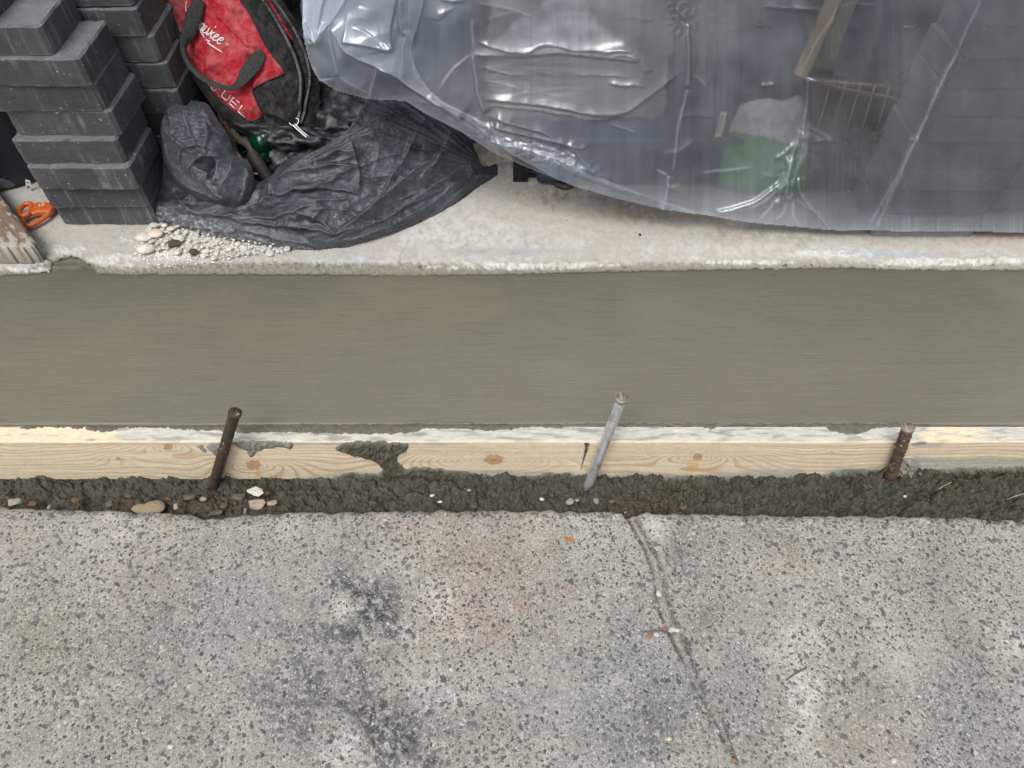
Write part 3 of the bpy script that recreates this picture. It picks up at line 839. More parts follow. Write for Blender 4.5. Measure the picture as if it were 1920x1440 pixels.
splat('mortar_smear', [(1360, 795), (1540, 794), (1700, 794), (1745, 796), (1700, 800), (1645, 802), (1620, 812), (1590, 814), (1560, 808), (1535, 800), (1430, 799)], TP, 0.0018, lin(112, 110, 98), board, 2.0, grey_edge=False)

# ================================================================== STEEL PINS
def pin_mat(name, base, rust, mix_, metal, rough):
    m = NB(name)
    a = m.ramp(m.noise(45, 6, 0.7), [(mix_, 0), (mix_ + 0.2, 1)])
    c = m.mix(a, tuple(base), tuple(rust))
    sp_ = m.ramp(m.noise(120, 4, 0.6), [(0.62, 0), (0.68, 0.8)])
    c = m.mix(sp_, c, tuple(lin(196, 194, 188)))
    nb = m.bump(m.noise(120, 6, 0.75), 0.9 if rough > 0.5 else 0.35, 0.0015)
    return m.done(c, rough, nb, 0.5, metal)
def pin(name, ub, vb, yb, ut, vt, yt, r, mat, mat_top, label, top_scale=1.0, ribs=False, hollow=False):
    a = W(ub, vb, yb); b = W(ut, vt, yt)
    d = (b - a) / np.linalg.norm(b - a)
    a0 = a - d * 0.05
    t = thing(name, tuple(a), label, 'steel pin', 'steel pins bracing the formwork board')
    n = 60
    pts = [a0 + (b - a0) * k / n for k in range(n + 1)]
    rr = np.full(n + 1, r)
    if ribs:
        rr = r * (1 + 0.06 * np.sign(np.sin(np.arange(n + 1) * 1.9)))
    rr = rr * (1 + (0.03 if ribs else 0.012) * np.random.default_rng(int(ut)).normal(size=n + 1))
    V_, F_ = tube(pts, rr, 18)
    mesh_obj('shaft', V_, F_, mat, parent=t)
    # hammered, mushroomed head with a dished top
    hp = [b - d * 0.004, b - d * 0.001, b + d * 0.003, b + d * 0.0042, b + d * 0.0042, b + d * 0.002, b + d * 0.0015]
    hr = np.array([1.0, 1.12, 1.2, 1.08, 0.82, 0.66, 0.02]) * r * top_scale
    V_, F_ = tube(hp, hr, 20)
    rn = np.random.default_rng(int(vt)); V_ = V_ + rn.normal(size=V_.shape) * 0.0003
    mesh_obj('hammered_head', V_, F_, mat_top, parent=t)
    return t
yp = YF - 0.0135
pm1 = pin_mat('dark_rusty_steel', lin(62, 58, 52), lin(96, 72, 50), 0.45, 0.35, 0.6)
pm2 = pin_mat('galvanised_steel', lin(176, 178, 182), lin(96, 96, 100), 0.56, 0.5, 0.42)
pm3 = pin_mat('brown_rusty_steel', lin(98, 78, 66), lin(62, 50, 44), 0.48, 0.2, 0.75)
pm2 = pin_mat('galvanised_steel', lin(214, 216, 220), lin(80, 80, 84), 0.50, 0.6, 0.26)
pt_ = pin_mat('scuffed_steel_top', lin(150, 138, 132), lin(92, 76, 70), 0.5, 0.3, 0.5)
pin('steel_pin', 392, 936, yp, 440, 776, yp + 0.006, 0.0082, pm1, pm1, 'dark rusty steel pin leaning in front of the left part of the board')
pin('steel_pin', 1104, 908, yp, 1165, 748, yp + 0.006, 0.0078, pm2, pt_, 'bright galvanised steel pin at the middle of the board', 1.1)
pin('steel_pin', 1671, 892, yp, 1702, 803, yp + 0.004, 0.0082, pm3, pt_, 'short brown rusted pin at the right part of the board', 0.98, ribs=True)
# mortar collar and tie wire at the right pin
o = splat('mortar_collar', [(1680, 862), (1700, 858), (1722, 866), (1718, 884), (1690, 892), (1670, 888)], FP, 0.010, lin(150, 149, 140), board, 2.0)
p0 = W(1650, 884, yp - 0.004); p1 = W(1668, 872, yp - 0.012); p2 = W(1680, 868, yp - 0.012)
V_, F_ = tube([p0, p1, p2], 0.0011, 6); o = mesh_obj('tie_wire', V_, F_, pm3); tag(o, 'short rusty tie wire at the foot of the right pin', 'wire')

# ================================================================== STONES IN THE TRENCH
def stone(name, u, v, z, size_px, me, label, cat='stone', group=None, sc3=(1, 0.8, 0.6), rz=0.0, hue=None):
    p = G(u, v, z)
    s = size_px * np.linalg.norm(p - CAM) / FPX
    o = bpy.data.objects.new(name, me); COL.objects.link(o)
    o.location = p + np.array([0, 0, 0]); o.scale = (s * sc3[0], s * sc3[1], s * sc3[2]); o.rotation_euler = (0, 0, rz)
    return tag(o, label, cat, group)
M_st = {k: simple('stone_' + k, c, 0.75, 0.25, 3, 0.4, 0.05, rand=True) for k, c in
        dict(tan=lin(152, 136, 112), pink=lin(172, 150, 134), white=lin(206, 206, 198), grey=lin(150, 148, 142), dark=lin(96, 92, 84), brown=lin(110, 84, 62), orange=lin(162, 112, 84), cream=lin(214, 204, 170)).items()}
def peb(k, s=0, flat=0.7): return pebble_mesh('pebble_' + k, 40 + s, flat, M_st[k])
def chp(k, s=0, flat=0.7): return chip_mesh('chip_' + k, 60 + s, M_st[k], flat)
TZ = -0.101
stone('pebble', 288, 950, TZ, 36, peb('tan', 1), 'smooth tan pebble at the trench edge left of the dark rusty pin', sc3=(1, 0.8, 0.6))
stone('pebble', 262, 953, TZ, 24, peb('tan', 2), 'small brownish pebble just left of the smooth tan pebble', sc3=(1, 0.7, 0.5))
stone('stone_fragment', 483, 944, TZ + 0.004, 38, chp('pink', 1), 'pink broken stone fragment right of the dark rusty pin')
stone('stone_fragment', 510, 943, TZ + 0.004, 22, chp('pink', 5), 'small brown stone lying against the pink fragment')
stone('mortar_flake', 484, 922, TZ + 0.010, 40, chp('white', 2, 0.35), 'white mortar flake behind the pink stone fragment', 'flake', sc3=(1.1, 0.6, 0.5), rz=-0.3)
stone('stone_fragment', 27, 941, TZ + 0.004, 26, chp('grey', 3), 'grey stone fragment at the far left of the trench')
stone('stone_fragment', 60, 945, TZ, 18, chp('brown', 4), 'brown clod beside the grey fragment at the left of the trench', 'clod')
stone('pebble', 355, 932, TZ + 0.004, 24, chp('dark', 5), 'dark round stone left of the dark rusty pin', sc3=(1, 0.8, 0.8))
stone('stone_fragment', 403, 960, TZ, 26, chp('dark', 6), 'dark stone in the chipped notch of the pavement edge')
stone('stone_fragment', 448, 930, TZ + 0.004, 26, chp('dark', 7), 'dark stone between the dark pin and the white flake')
stone('pebble', 380, 936, TZ + 0.006, 12, peb('grey', 3), 'small pale pebble touching the foot of the dark pin')
stone('pebble', 1068, 940, TZ + 0.006, 16, peb('grey', 4), 'pale oval pebble in the mud left of the bright pin foot')
stone('pebble', 1082, 938, TZ + 0.006, 9, peb('grey', 5), 'tiny pebble right beside the pale oval pebble')
stone('stone_fragment', 1118, 940, TZ + 0.006, 20, chp('grey', 8), 'upright pale chip in the mud below the bright pin', sc3=(0.6, 1.0, 0.7))
stone('pebble', 1147, 940, TZ + 0.006, 12, peb('dark', 6), 'grey-green pebble in the mud right of the upright pale chip')
stone('pebble', 1016, 936, TZ + 0.006, 9, peb('white', 7), 'tiny white pebble in the mud left of the pale oval pebble')
stone('pebble', 880, 919, TZ + 0.008, 8, peb('grey', 8), 'tiny grey pebble near the board bottom, mid trench')
stone('mortar_flake', 810, 929, TZ + 0.008, 11, chp('white', 9, 0.4), 'upper white flake in the mud below the mortar smear', 'flake')
stone('mortar_flake', 825, 941, TZ + 0.006, 10, chp('white', 10, 0.4), 'lower white flake in the mud below the mortar smear', 'flake')
stone('pebble', 1697, 930, TZ + 0.012, 6, peb('white', 11), 'single white speck stone in the mud below the right pin')
stone('pebble', 1282, 951, TZ, 16, chp('brown', 12), 'brown crumb at the pavement edge right of the crack')
for k, (a, b, s) in enumerate([(140, 938, 16), (205, 945, 20), (330, 950, 14), (240, 930, 14), (420, 948, 16), (460, 958, 12), (500, 925, 14), (560, 935, 12), (92, 952, 12), (315, 936, 12)]):
    stone('soil_clod', a, b, TZ + 0.002, s, chp(['brown', 'dark', 'grey'][k % 3], 20 + k), 'small clod of soil in the left part of the trench', 'clod', 'soil clods at the left of the trench', rz=k)
o = scatter('mud_crumbs', MUD_CRUMBS[0], MUD_CRUMBS[1], simple('mud_crumb', lin(80, 76, 66), 0.8, 0.35, 40), 61, flat=0.8); tag(o, 'dark crumbs of wet mortar and soil lying in the trench', None, None, 'stuff')
# dry grass stems
def stem(name, pts3, r, mat, label, cat):
    V_, F_ = tube(smooth_path(pts3, 5), r, 6); return tag(mesh_obj(name, V_, F_, mat), label, cat)
M_straw = simple('dry_straw', lin(190, 180, 140), 0.7)
M_twig = simple('brown_twig', lin(112, 90, 70), 0.8)
stem('straw', [W(1760, 917, 0.60), W(1772, 910, 0.60), W(1784, 904, 0.60)], 0.0005, M_straw, 'pale straw stuck in the mud right of the short rusted pin', 'straw')
stem('straw', [W(1885, 938, 0.60), W(1902, 931, 0.60), W(1930, 923, 0.60)], 0.0005, M_straw, 'pale straw in the mud at the right end of the trench', 'straw')
stem('twig', [G(1474, 1276, PZ + 0.002), G(1490, 1264, PZ + 0.003), G(1512, 1252, PZ + 0.002)], 0.0009, M_twig, 'thin brown twig lying on the pavement right of the crack', 'twig')
stem('dry_grass', [G(668, 1340, PZ + 0.002), G(680, 1360, PZ + 0.003), G(692, 1380, PZ + 0.003), G(702, 1404, PZ + 0.002)], 0.0006, M_twig, 'thin curved dry stem on the dark stain of the pavement', 'stem')

# ================================================================== LOOSE CHIPS ON THE PAVEMENT
PS = PZ + 0.0015
stone('stone_chip', 1262, 1182, PS, 24, chp('white', 30, 0.5), 'white flat stone chip lying across the pavement crack', 'stone chip')
stone('brick_crumb', 1244, 1179, PS, 13, chp('orange', 31), 'brown brick crumb left of the white chip on the crack', 'crumb')
stone('brick_crumb', 1219, 1192, PS, 16, chp('orange', 32, 0.4), 'flat orange brick crumb left of the pavement crack', 'crumb')
stone('stone_chip', 1231, 1190, PS, 9, peb('white', 33), 'tiny white pebble beside the flat orange crumb', 'stone chip')
stone('stone_chip', 1253, 1385, PS, 13, chp('cream', 34), 'cream stone chip low on the pavement left of the crack end', 'stone chip')
stone('brick_crumb', 1378, 1426, PS, 13, chp('orange', 35), 'orange crumb at the lower end of the pavement crack', 'crumb')
stone('stone_chip', 1611, 1160, PS, 14, peb('grey', 36), 'rounded grey pebble on the pavement right of the crack', 'stone chip')
stone('stone_chip', 1235, 1112, PS, 18, chp('white', 37, 0.5), 'white chip wedged in the crack above the white flat chip', 'stone chip', sc3=(0.7, 1.0, 0.5))
stone('stone_chip', 507, 1390, PS, 20, chp('grey', 38, 0.6), 'oblong grey chip low on the left pavement', 'stone chip', sc3=(0.6, 1, 0.5))
stone('stone_chip', 448, 1296, PS, 18, chp('grey', 39, 0.4), 'grey flat chip left of the dark stain', 'stone chip')
stone('stone_chip', 320, 1400, PS, 12, chp('white', 40, 0.4), 'small white chip near the lower left of the pavement', 'stone chip')
stone('stone_chip', 192, 1042, PS, 8, chp('white', 41), 'small white chip on the upper left pavement', 'stone chip')
stone('stone_chip', 980, 1121, PS, 10, peb('grey', 42), 'small pale pebble on the pavement below the orange leaf', 'stone chip')
stone('stone_chip', 845, 1255, PS, 8, peb('white', 43), 'tiny white pebble on the pavement between stain and crack', 'stone chip')
stone('stone_chip', 1765, 990, PS, 12, peb('grey', 44, 0.4), 'round pale pebble near the pavement edge at the right', 'stone chip')
stone('stone_chip', 1676, 1426, PS, 9, peb('white', 45), 'tiny white chip at the bottom right of the pavement', 'stone chip')
stone('stone_chip', 1829, 1204, PS, 9, chp('pink', 46), 'small pink chip on the pavement near the right edge', 'stone chip')
# orange leaf
pts = np.array([(1056, 1007), (1062, 1006), (1070, 1009), (1079, 1014), (1072, 1017), (1064, 1015), (1060, 1011)], float)
p3 = G(pts[:, 0], pts[:, 1], PS + 0.001); p3[:, 2] += np.array([0, 0.001, 0.002, 0.0005, 0.0, 0.001, 0.002])
V_, F_ = prism(p3, (0, 0, -0.0003))
tag(mesh_obj('dry_leaf', V_, F_, simple('orange_leaf', lin(160, 106, 62), 0.8, 0.3, 300), smooth=False), 'small orange dry leaf fragment on the pavement near the trench', 'leaf')
# rubble in the crack and loose sand: beyond counting
r = np.random.default_rng(9)
def along(path, n, w):
    k = r.integers(0, len(path) - 1, n); t = r.uniform(0, 1, n)[:, None]
    return path[k] * (1 - t) + path[k + 1] * t + r.normal(size=(n, 2)) * w
mid = smooth_path((CR1[::4][:10] * 0.5 + CR2[::4][:10] * 0.5), 4)
cp = np.vstack([along(CR1, 60, 2.5), along(CR2, 50, 2.5), along(mid, 90, 6), along(CR3, 50, 2.5)])
o = scatter('crack_rubble', G(cp[:, 0], cp[:, 1], PZ - 0.0005), r.gamma(2.2, 0.0008, len(cp)) + 0.0006, simple('crack_rubble', lin(160, 152, 142), 0.9, 0.5, 260), 8, parent=pavement); o['kind'] = 'stuff'
cp = np.stack([r.uniform(0, 1920, 2600), 950 + 490 * r.uniform(0.02, 1, 2600)], 1)
cp = cp[np.random.default_rng(2).uniform(size=2600) < 0.25 + 0.7 * sstep(0.0, 0.5, fbm(cp[:, 0] / 140, cp[:, 1] / 140, 2, 77))]
cp = np.vstack([cp, np.stack([r.normal(540, 45, 120), r.normal(1270, 45, 120)], 1)])
cp3 = G(cp[:, 0], cp[:, 1], PZ + 0.0006)
cp3 = cp3[cp3[:, 1] < edge_y(cp3[:, 0]) - 0.004]
o = scatter('loose_grit', cp3, r.gamma(3, 0.00042, len(cp3)) + 0.0007, simple('pale_grit', lin(200, 197, 188), 0.9, 0.3, 200), 10); tag(o, 'loose pale grit and sand strewn over the pavement', None, None, 'stuff')

# ================================================================== PAVERS
def geo_p(m):
    return m.n('ShaderNodeNewGeometry').outputs['Pointiness']
def paver_mat(name, base):
    m = NB(name)
    vec = m.mapped(rand=True)
    n1 = m.noise(18, 5, 0.6, vec)
    c = m.mix(n1, tuple(base * 0.7), tuple(base * 1.45))
    n3 = m.ramp(m.noise(7, 5, 0.7, vec), [(0.45, 0), (0.75, 0.4)]); c = m.mix(n3, c, tuple(lin(112, 112, 114)))
    # slanted scrape marks left by the splitting press, on the sides
    st = m.noise(1.0, 4, 0.6, m.mapped((75, 75, 6), src=vec, rot=(0, R(16), 0)), 0.2)
    msk = m.noise(14, 3, 0.6, vec)
    stv = m.math('MULTIPLY', m.ramp(st, [(0.52, 0), (0.66, 0.75)]), m.ramp(msk, [(0.44, 0), (0.58, 1)]))
    c = m.mix(stv, c, tuple(lin(132, 132, 136)))
    pt = m.ramp(geo_p(m), [(0.52, 0), (0.60, 0.55)])
    c = m.mix(pt, c, tuple(lin(120, 120, 124)))
    geo = m.n('ShaderNodeNewGeometry'); sep = m.n('ShaderNodeSeparateXYZ'); m.l(geo.outputs['True Normal'], sep.inputs[0])
    up = m.ramp(sep.outputs['Z'], [(0.35, 0), (0.9, 1)])
    oi_ = m.n('ShaderNodeObjectInfo'); c = m.mix(1.0, c, m.ramp(oi_.outputs['Random'], [(0, 0.78), (1, 1.0)]), 'MULTIPLY')
    dust = m.math('MULTIPLY', up, m.ramp(m.noise(40, 6, 0.7, vec), [(0.3, 0.25), (0.7, 0.75)]))
    c = m.mix(dust, c, tuple(lin(128, 130, 134)))
    sp_ = m.ramp(m.noise(170, 3, 0.6, vec), [(0.695, 0), (0.72, 0.9)])
    c = m.mix(sp_, c, tuple(lin(200, 200, 198)))
    nb = m.bump(m.noise(200, 6, 0.75, vec), 0.8, 0.002, m.bump(st, 0.4, 0.0015))
    return m.done(c, 0.8, nb, 0.35)
M_pav = paver_mat('charcoal_paver', lin(73, 74, 77))
M_pav2 = paver_mat('dusty_charcoal_paver', lin(140, 139, 146))
def paver_mesh(name, w, d, h, seed, mat):
    import bmesh
    bm = bmesh.new(); bmesh.ops.create_cube(bm, size=1.0)
    for v in bm.verts: v.co = (v.co.x * w, v.co.y * d, v.co.z * h)
    bmesh.ops.bevel(bm, geom=[e for e in bm.edges if abs(e.verts[0].co.x - e.verts[1].co.x) < 1e-6 and abs(e.verts[0].co.y - e.verts[1].co.y) < 1e-6], offset=0.006, segments=1, affect='EDGES')
    bmesh.ops.bevel(bm, geom=[e for e in bm.edges if e.verts[0].co.z > h * 0.49 and e.verts[1].co.z > h * 0.49 and len(e.link_faces) == 2 and any(abs(f.normal.z) < 0.5 for f in e.link_faces)], offset=0.003, segments=1, affect='EDGES')
    bmesh.ops.subdivide_edges(bm, edges=[e for e in bm.edges if e.calc_length() > 0.03], cuts=14, use_grid_fill=True)
    r_ = np.random.default_rng(seed); sx = r_.uniform(0, 90)
    for v in bm.verts:
        c = v.co
        n = float(fbm(np.array(c.x * 55 + sx), np.array(c.y * 55 + c.z * 40 + sx), 3, seed % 40))
        edge = 1.0 if abs(c.z) > h * 0.44 else 0.35
        v.co = c + Vector((c.x / w, c.y / d, 0)).normalized() * n * 0.0020 * edge + Vector((0, 0, n * 0.0014 * (0 if c.z < -h * 0.4 else 1)))
    for f in bm.faces: f.smooth = False
    me = bpy.data.meshes.new(name); bm.to_mesh(me); bm.free(); me.materials.append(mat)
    return me
TH = 0.048
PW, PD = 0.186, 0.132
pm = [paver_mesh('paver', PW, PD, TH - 0.001, 70 + k, M_pav) for k in range(4)]
pmB = [paver_mesh('paver', 0.198, PD, 0.0495, 80 + k, M_pav2) for k in range(4)]
ordn = ['lowest', 'second', 'third', 'fourth', 'fifth', 'sixth', 'seventh', 'eighth', 'ninth', 'tenth', 'eleventh', 'twelfth']
def put_paver(me, x_right, y_front, z0, rz, label, group, w=PW, h=TH):
    o = bpy.data.objects.new('paver', me); COL.objects.link(o)
    o.location = (x_right - w / 2, y_front + PD / 2, z0 + h / 2); o.rotation_euler = (0, 0, rz)
    return tag(o, label, 'paver', group)
rows = [(278, 384), (258, 349), (240, 313), (215, 262), (207, 207), (173, 159), (146, 109)]      # right front top corner of each course
for k, (a, b) in enumerate(rows):
    p = G(a, b, TH * (k + 1))
    put_paver(pm[k % 4], p[0] + 0.001, p[1], TH * k, R([0, 1.2, -0.8, 0.6, -1.0, 0.5, -0.5][k]), f'{ordn[k]} charcoal paver from the ground in the front left stack', 'pavers of the front left stack')
put_paver(pm[1], float(G(72, 48, TH * 8)[0]), 1.163, TH * 7, R(1), 'charcoal paver set back to the left on top of the front left stack', 'pavers of the front left stack')
put_paver(pm[2], -0.815, 1.150, TH * 8, R(-2), 'highest charcoal paver at the top left corner above the front left stack', 'pavers of the front left stack')
r = np.random.default_rng(12)
rx = [-0.618, -0.626, -0.634, -0.630, -0.634, -0.640, -0.648, -0.652, -0.650, -0.648]
for k in range(10):
    put_paver(pm[(k + 2) % 4], rx[k], 1.306 + r.normal(0, 0.003), 0.050 * k, R(r.normal(0, 0.8)), f'{ordn[k]} charcoal paver from the ground in the narrow stack behind the front one', 'pavers of the rear left stack', h=0.05)
SH = 0.0500
lx = [0.692, 0.700, 0.703, 0.698, 0.706, 0.702, 0.704, 0.712, 0.708, 0.712]
for k in range(10):
    yb = (1.118 if k == 0 else 1.127) + r.normal(0, 0.002)
    put_paver(pmB[k % 4], lx[k] + 0.198, yb, SH * k, R(r.normal(0, 0.5)), f'{ordn[k]} dusty paver from the ground, left column behind the plastic sheet', 'pavers stacked under the plastic sheet', 0.198, SH)
    put_paver(pmB[(k + 1) % 4], lx[k] + 0.198 * 2 + 0.004, yb + 0.012, SH * k, R(r.normal(0, 0.5)), f'{ordn[k]} dusty paver from the ground, right column behind the plastic sheet', 'pavers stacked under the plastic sheet', 0.198, SH)

# ================================================================== BUCKET, TAG, PLANK, SHEARS at the left
bk = thing('bucket', (-1.10, 1.42, 0), 'dark navy plastic bucket behind the front left paver stack, splashed with paint', 'bucket')
def lathe(c, prof, seg=64):
    V_, F_ = [], []
    for (rr, z) in prof:
        for s in range(seg):
            a = 2 * np.pi * s / seg; V_.append((c[0] + rr * math.cos(a), c[1] + rr * math.sin(a), c[2] + z))
    n = len(prof)
    for k in range(n - 1):
        for s in range(seg):
            F_.append((k * seg + s, k * seg + (s + 1) % seg, (k + 1) * seg + (s + 1) % seg, (k + 1) * seg + s))
    return np.array(V_), F_
V_, F_ = lathe((-1.10, 1.42, 0), [(0.001, 0.002), (0.165, 0.002), (0.172, 0.008), (0.176, 0.05), (0.195, 0.34), (0.203, 0.345), (0.203, 0.365), (0.193, 0.365), (0.188, 0.33), (0.165, 0.03), (0.001, 0.03)])
mb = NB('navy_plastic')
sp_ = mb.ramp(mb.noise(16, 3, 0.5), [(0.62, 0), (0.64, 0.8)])
zz = mb.n('ShaderNodeSeparateXYZ'); mb.l(mb.vec, zz.inputs[0])
spz = mb.math('MULTIPLY', sp_, mb.ramp(zz.outputs['Z'], [(0.04, 1), (0.13, 0)]))
c = mb.mix(spz, tuple(lin(26, 32, 44)), tuple(lin(120, 124, 124)))
mesh_obj('shell', V_, F_, mb.done(c, 0.45, mb.bump(mb.noise(60, 4, 0.6), 0.1, 0.001)), parent=bk)
# barcode tag
tg = thing('paper_tag', tuple(G(58, 350, 0.07)), 'small white barcode tag between bucket and paver stack', 'tag')
c0 = W(53, 347, 1.262)
ax = np.array([[0.97, 0.12, 0.2], [0, -0.55, 0.83], [0.15, -0.8, -0.55]]); ax = ax / np.linalg.norm(ax, axis=1)[:, None]
ax[0] = W(60, 350, 1.262) - W(50, 347, 1.262); ax[0] /= np.linalg.norm(ax[0]); ax[1] = W(50, 360, 1.262) - W(57, 333, 1.262); ax[1] -= ax[0] * (ax[0] @ ax[1]); ax[1] /= np.linalg.norm(ax[1]); ax[2] = np.cross(ax[0], ax[1])
V_, F_ = box(c0, (0.009, 0.026, 0.0006), ax); mesh_obj('paper', V_, F_, simple('tag_paper', lin(205, 205, 202), 0.7, 0.1), parent=tg, smooth=False)
bars = [box(c0 - ax[2] * 0.0005 * np.sign(ax[2][1]) + ax[1] * (0.001 + 0.0013 * q), (0.0062, 0.0006 if q % 3 else 0.0003, 0.0003), ax) for q in range(7)] + [box(c0 - ax[2] * 0.0005 * np.sign(ax[2][1]) - ax[1] * 0.007, (0.005, 0.002, 0.0003), ax)]
V_, F_ = join(bars); mesh_obj('barcode', V_, F_, M_blk, parent=tg, smooth=False)
# weathered plank end
pk = [(-260, 120), (-90, 258), (8, 376), (57, 441), (62, 452), (50, 460), (-30, 463), (-330, 470)]
PT = 0.042
def plank_surf(U, V): return G(U, V, PT)
plank_surf.n = np.array([0, 0, 1.0])
M_plk = M_attr('weathered_timber', 200, 0.25, 0.85, 0.5, 0.001)
def pl_col(U, V, S):
    g = fbm((U * 0.62 + V * 0.78) / 90, (U * 0.78 - V * 0.62) / 5, 4, 3)
    C = lin(134, 112, 94) * (1 + 0.35 * g)[..., None]
    m = sstep(0.15, 0.5, fbm(U / 14, V / 12, 4, 9) + 0.8 * sstep(420, 462, V) - 0.15)[..., None]
    return C * (1 - m) + lin(176, 172, 164) * m
o = None
Pp = smooth_path(pk + [pk[0]], 4)[:-1]
plank = patch('plank', pk, plank_surf, M_plk, step=2.5, color=pl_col, disp=lambda U, V, S: 0.0012 * fbm((U + V) / 40, (U - V) / 6, 3, 2) - 0.004 * np.exp(-np.maximum(S, 0) / 3), smooth=4, rag=1.2)
tag(plank, 'weathered timber plank end crusted with mortar at the left edge of the photo', 'plank')
me = plank.data
co = np.zeros(len(me.vertices) * 3); me.vertices.foreach_get('co', co); co = co.reshape(-1, 3) + OFF[plank.name]
fa = np.array([tuple(p.vertices) for p in me.polygons]); ca = np.zeros(len(me.vertices) * 4); me.color_attributes['col'].data.foreach_get('color', ca); ca = ca.reshape(-1, 4)[:, :3]
v2, f2, bv = skirt(co, fa, lambda p: np.stack([p[:, 0], p[:, 1], np.full(len(p), 0.001)], 1))
c2 = np.vstack([ca, np.tile(lin(150, 144, 134), (len(bv), 1))])
nm = plank.name; bpy.data.objects.remove(plank)
plank = mesh_obj('plank', v2, f2, M_plk, cols=c2); tag(plank, 'weathered timber plank end crusted with mortar at the left edge of the photo', 'plank')

# orange shears handles
M_or = simple('orange_plastic', lin(196, 92, 34), 0.4, 0.2, 60, 0.2, 0.0006, dust=lin(190, 140, 118), dust_amt=0.55)
sh = thing('shears', tuple(G(64, 400, 0)), 'orange handled shears lying between the plank and the lowest paver', 'shears')
def loop_tube(pts, z, r, close=True):
    P = smooth_path(list(pts) + [pts[0]] if close else pts, 7)
    p3 = G(P[:, 0], P[:, 1], z); return tube(p3, r, 12, cap=not close)
V_, F_ = loop_tube([(36, 395), (44, 385), (56, 382), (60, 388), (52, 401), (40, 405)], 0.016, 0.0048); mesh_obj('handle', V_, F_, M_or, parent=sh)
V_, F_ = loop_tube([(42, 418), (46, 408), (66, 396), (82, 388), (93, 392), (91, 402), (74, 414), (54, 424)], 0.011, 0.0050); mesh_obj('handle', V_, F_, M_or, parent=sh)
p = np.array([(52, 384), (70, 378), (92, 378), (100, 388), (92, 396), (72, 396), (58, 400)], float)
V_, F_ = prism(G(p[:, 0], p[:, 1], 0.019), (0, 0, -0.012)); o = mesh_obj('pivot_grip', V_, F_, M_or, parent=sh, smooth=False); bevel(o, 0.003, 3)
V_, F_ = prism(G(np.array([92, 150, 152, 98]), np.array([380, 372, 380, 392]), 0.012), (0, 0, -0.003)); mesh_obj('blade', V_, F_, simple('steel_blade', lin(120, 120, 120), 0.4, metal=0.6), parent=sh, smooth=False)
mk = []
for seg in ([(74, 381), (73, 386)], [(73, 386), (78, 385)], [(78, 380), (79, 385)], [(78, 380), (83, 379)], [(79, 382.5), (83, 382)], [(79, 385), (84, 384)]):
    mk.append(tube(G(np.array([s[0] for s in seg]), np.array([s[1] for s in seg]), 0.0195), 0.0006, 5))
V_, F_ = join(mk); mesh_obj('print', V_, F_, M_wht, parent=sh)

# ================================================================== WHITE PEBBLES before the black bag
mp_ = NB('translucent_pebble')
oi = mp_.n('ShaderNodeObjectInfo')
c = mp_.ramp(oi.outputs['Random'], [(0.0, tuple(lin(214, 208, 198))), (0.4, tuple(lin(226, 224, 218))), (0.7, tuple(lin(200, 192, 176))), (1.0, tuple(lin(232, 230, 226)))])
M_wp = mp_.done(c, 0.5, mp_.bump(mp_.noise(2, 4, 0.6, mp_.mapped(rand=True)), 0.3, 0.1), 0.4, Subsurface__Weight=0.25, Subsurface__Radius=(0.2, 0.2, 0.2), Subsurface__Scale=0.5)
wpm = [pebble_mesh('white_pebble', 200 + k, 0.75, M_wp, 0.12, 2) for k in range(2)] + [chip_mesh('white_pebble', 230 + k, M_wp, 0.7) for k in range(4)]
HEAP = [(256, 440), (275, 424), (300, 420), (330, 424), (380, 428), (430, 440), (470, 448), (520, 458), (548, 468), (520, 474), (470, 476), (425, 486), (380, 482), (340, 474), (300, 468), (262, 458)]
r = np.random.default_rng(21)
cnt = 0; placed = []
for tries in range(6000):
    a, b = r.uniform(255, 550), r.uniform(418, 490)
    if not inside(np.array([a]), np.array([b]), HEAP)[0]: continue
    s = np.clip(r.lognormal(math.log(12 if a < 420 else 9), 0.4), 6, 22)
    lvl = 0
    close = [q for q in placed if math.hypot(q[0] - a, (q[1] - b) * 1.3) < (q[2] + s) * 0.40]
    if close:
        if len(close) > 1 or close[0][3] > 0 or r.uniform() > 0.15: continue
        lvl = 1
    placed.append((a, b, s, lvl)); cnt += 1
    o = stone('white_pebble', a, b, 0.0012 + 0.0022 + 0.005 * lvl, s, wpm[r.integers(6)], 'small pale translucent pebble in the heap before the black bag', 'pebble', 'white pebbles spilt before the black bag',
              sc3=(r.uniform(0.9, 1.25), r.uniform(0.7, 1.0), r.uniform(0.4, 0.7)), rz=r.uniform(0, 6))
    if cnt > 210: break
mdk = M_attr('spotted_pebble', 200, 0.1, 0.5, 0.2, 0.001)
stone('white_pebble', 274, 466, 0.008, 29, pebble_mesh('large_pebble', 301, 0.7, simple('pebble_white_dirty', lin(216, 212, 202), 0.5, 0.08, 6, 0.2, 0.05, dust=lin(70, 66, 56), dust_amt=0.9), 0.06), 'large white pebble spotted with dark mortar, left of the heap', 'pebble')
stone('white_pebble', 270, 444, 0.008, 27, pebble_mesh('large_pebble', 302, 0.7, M_wp, 0.08), 'large pale pebble above the spotted one at the left of the heap', 'pebble')
stone('white_pebble', 291, 438, 0.010, 24, pebble_mesh('large_pebble', 303, 0.7, simple('pebble_peach', lin(216, 200, 184), 0.5, 0.06, 2), 0.08), 'peach tinted pebble in the left part of the heap', 'pebble')
stone('white_pebble', 289, 423, 0.010, 20, chip_mesh('large_chip', 304, simple('pebble_olive', lin(186, 184, 168), 0.6, 0.06, 2), 0.8), 'greyish angular pebble below the lowest paver of the front left stack', 'pebble')
M_lump = simple('mortar_lump', lin(140, 130, 112), 0.95, 0.3, 4, 0.9, 0.12, rand=True)
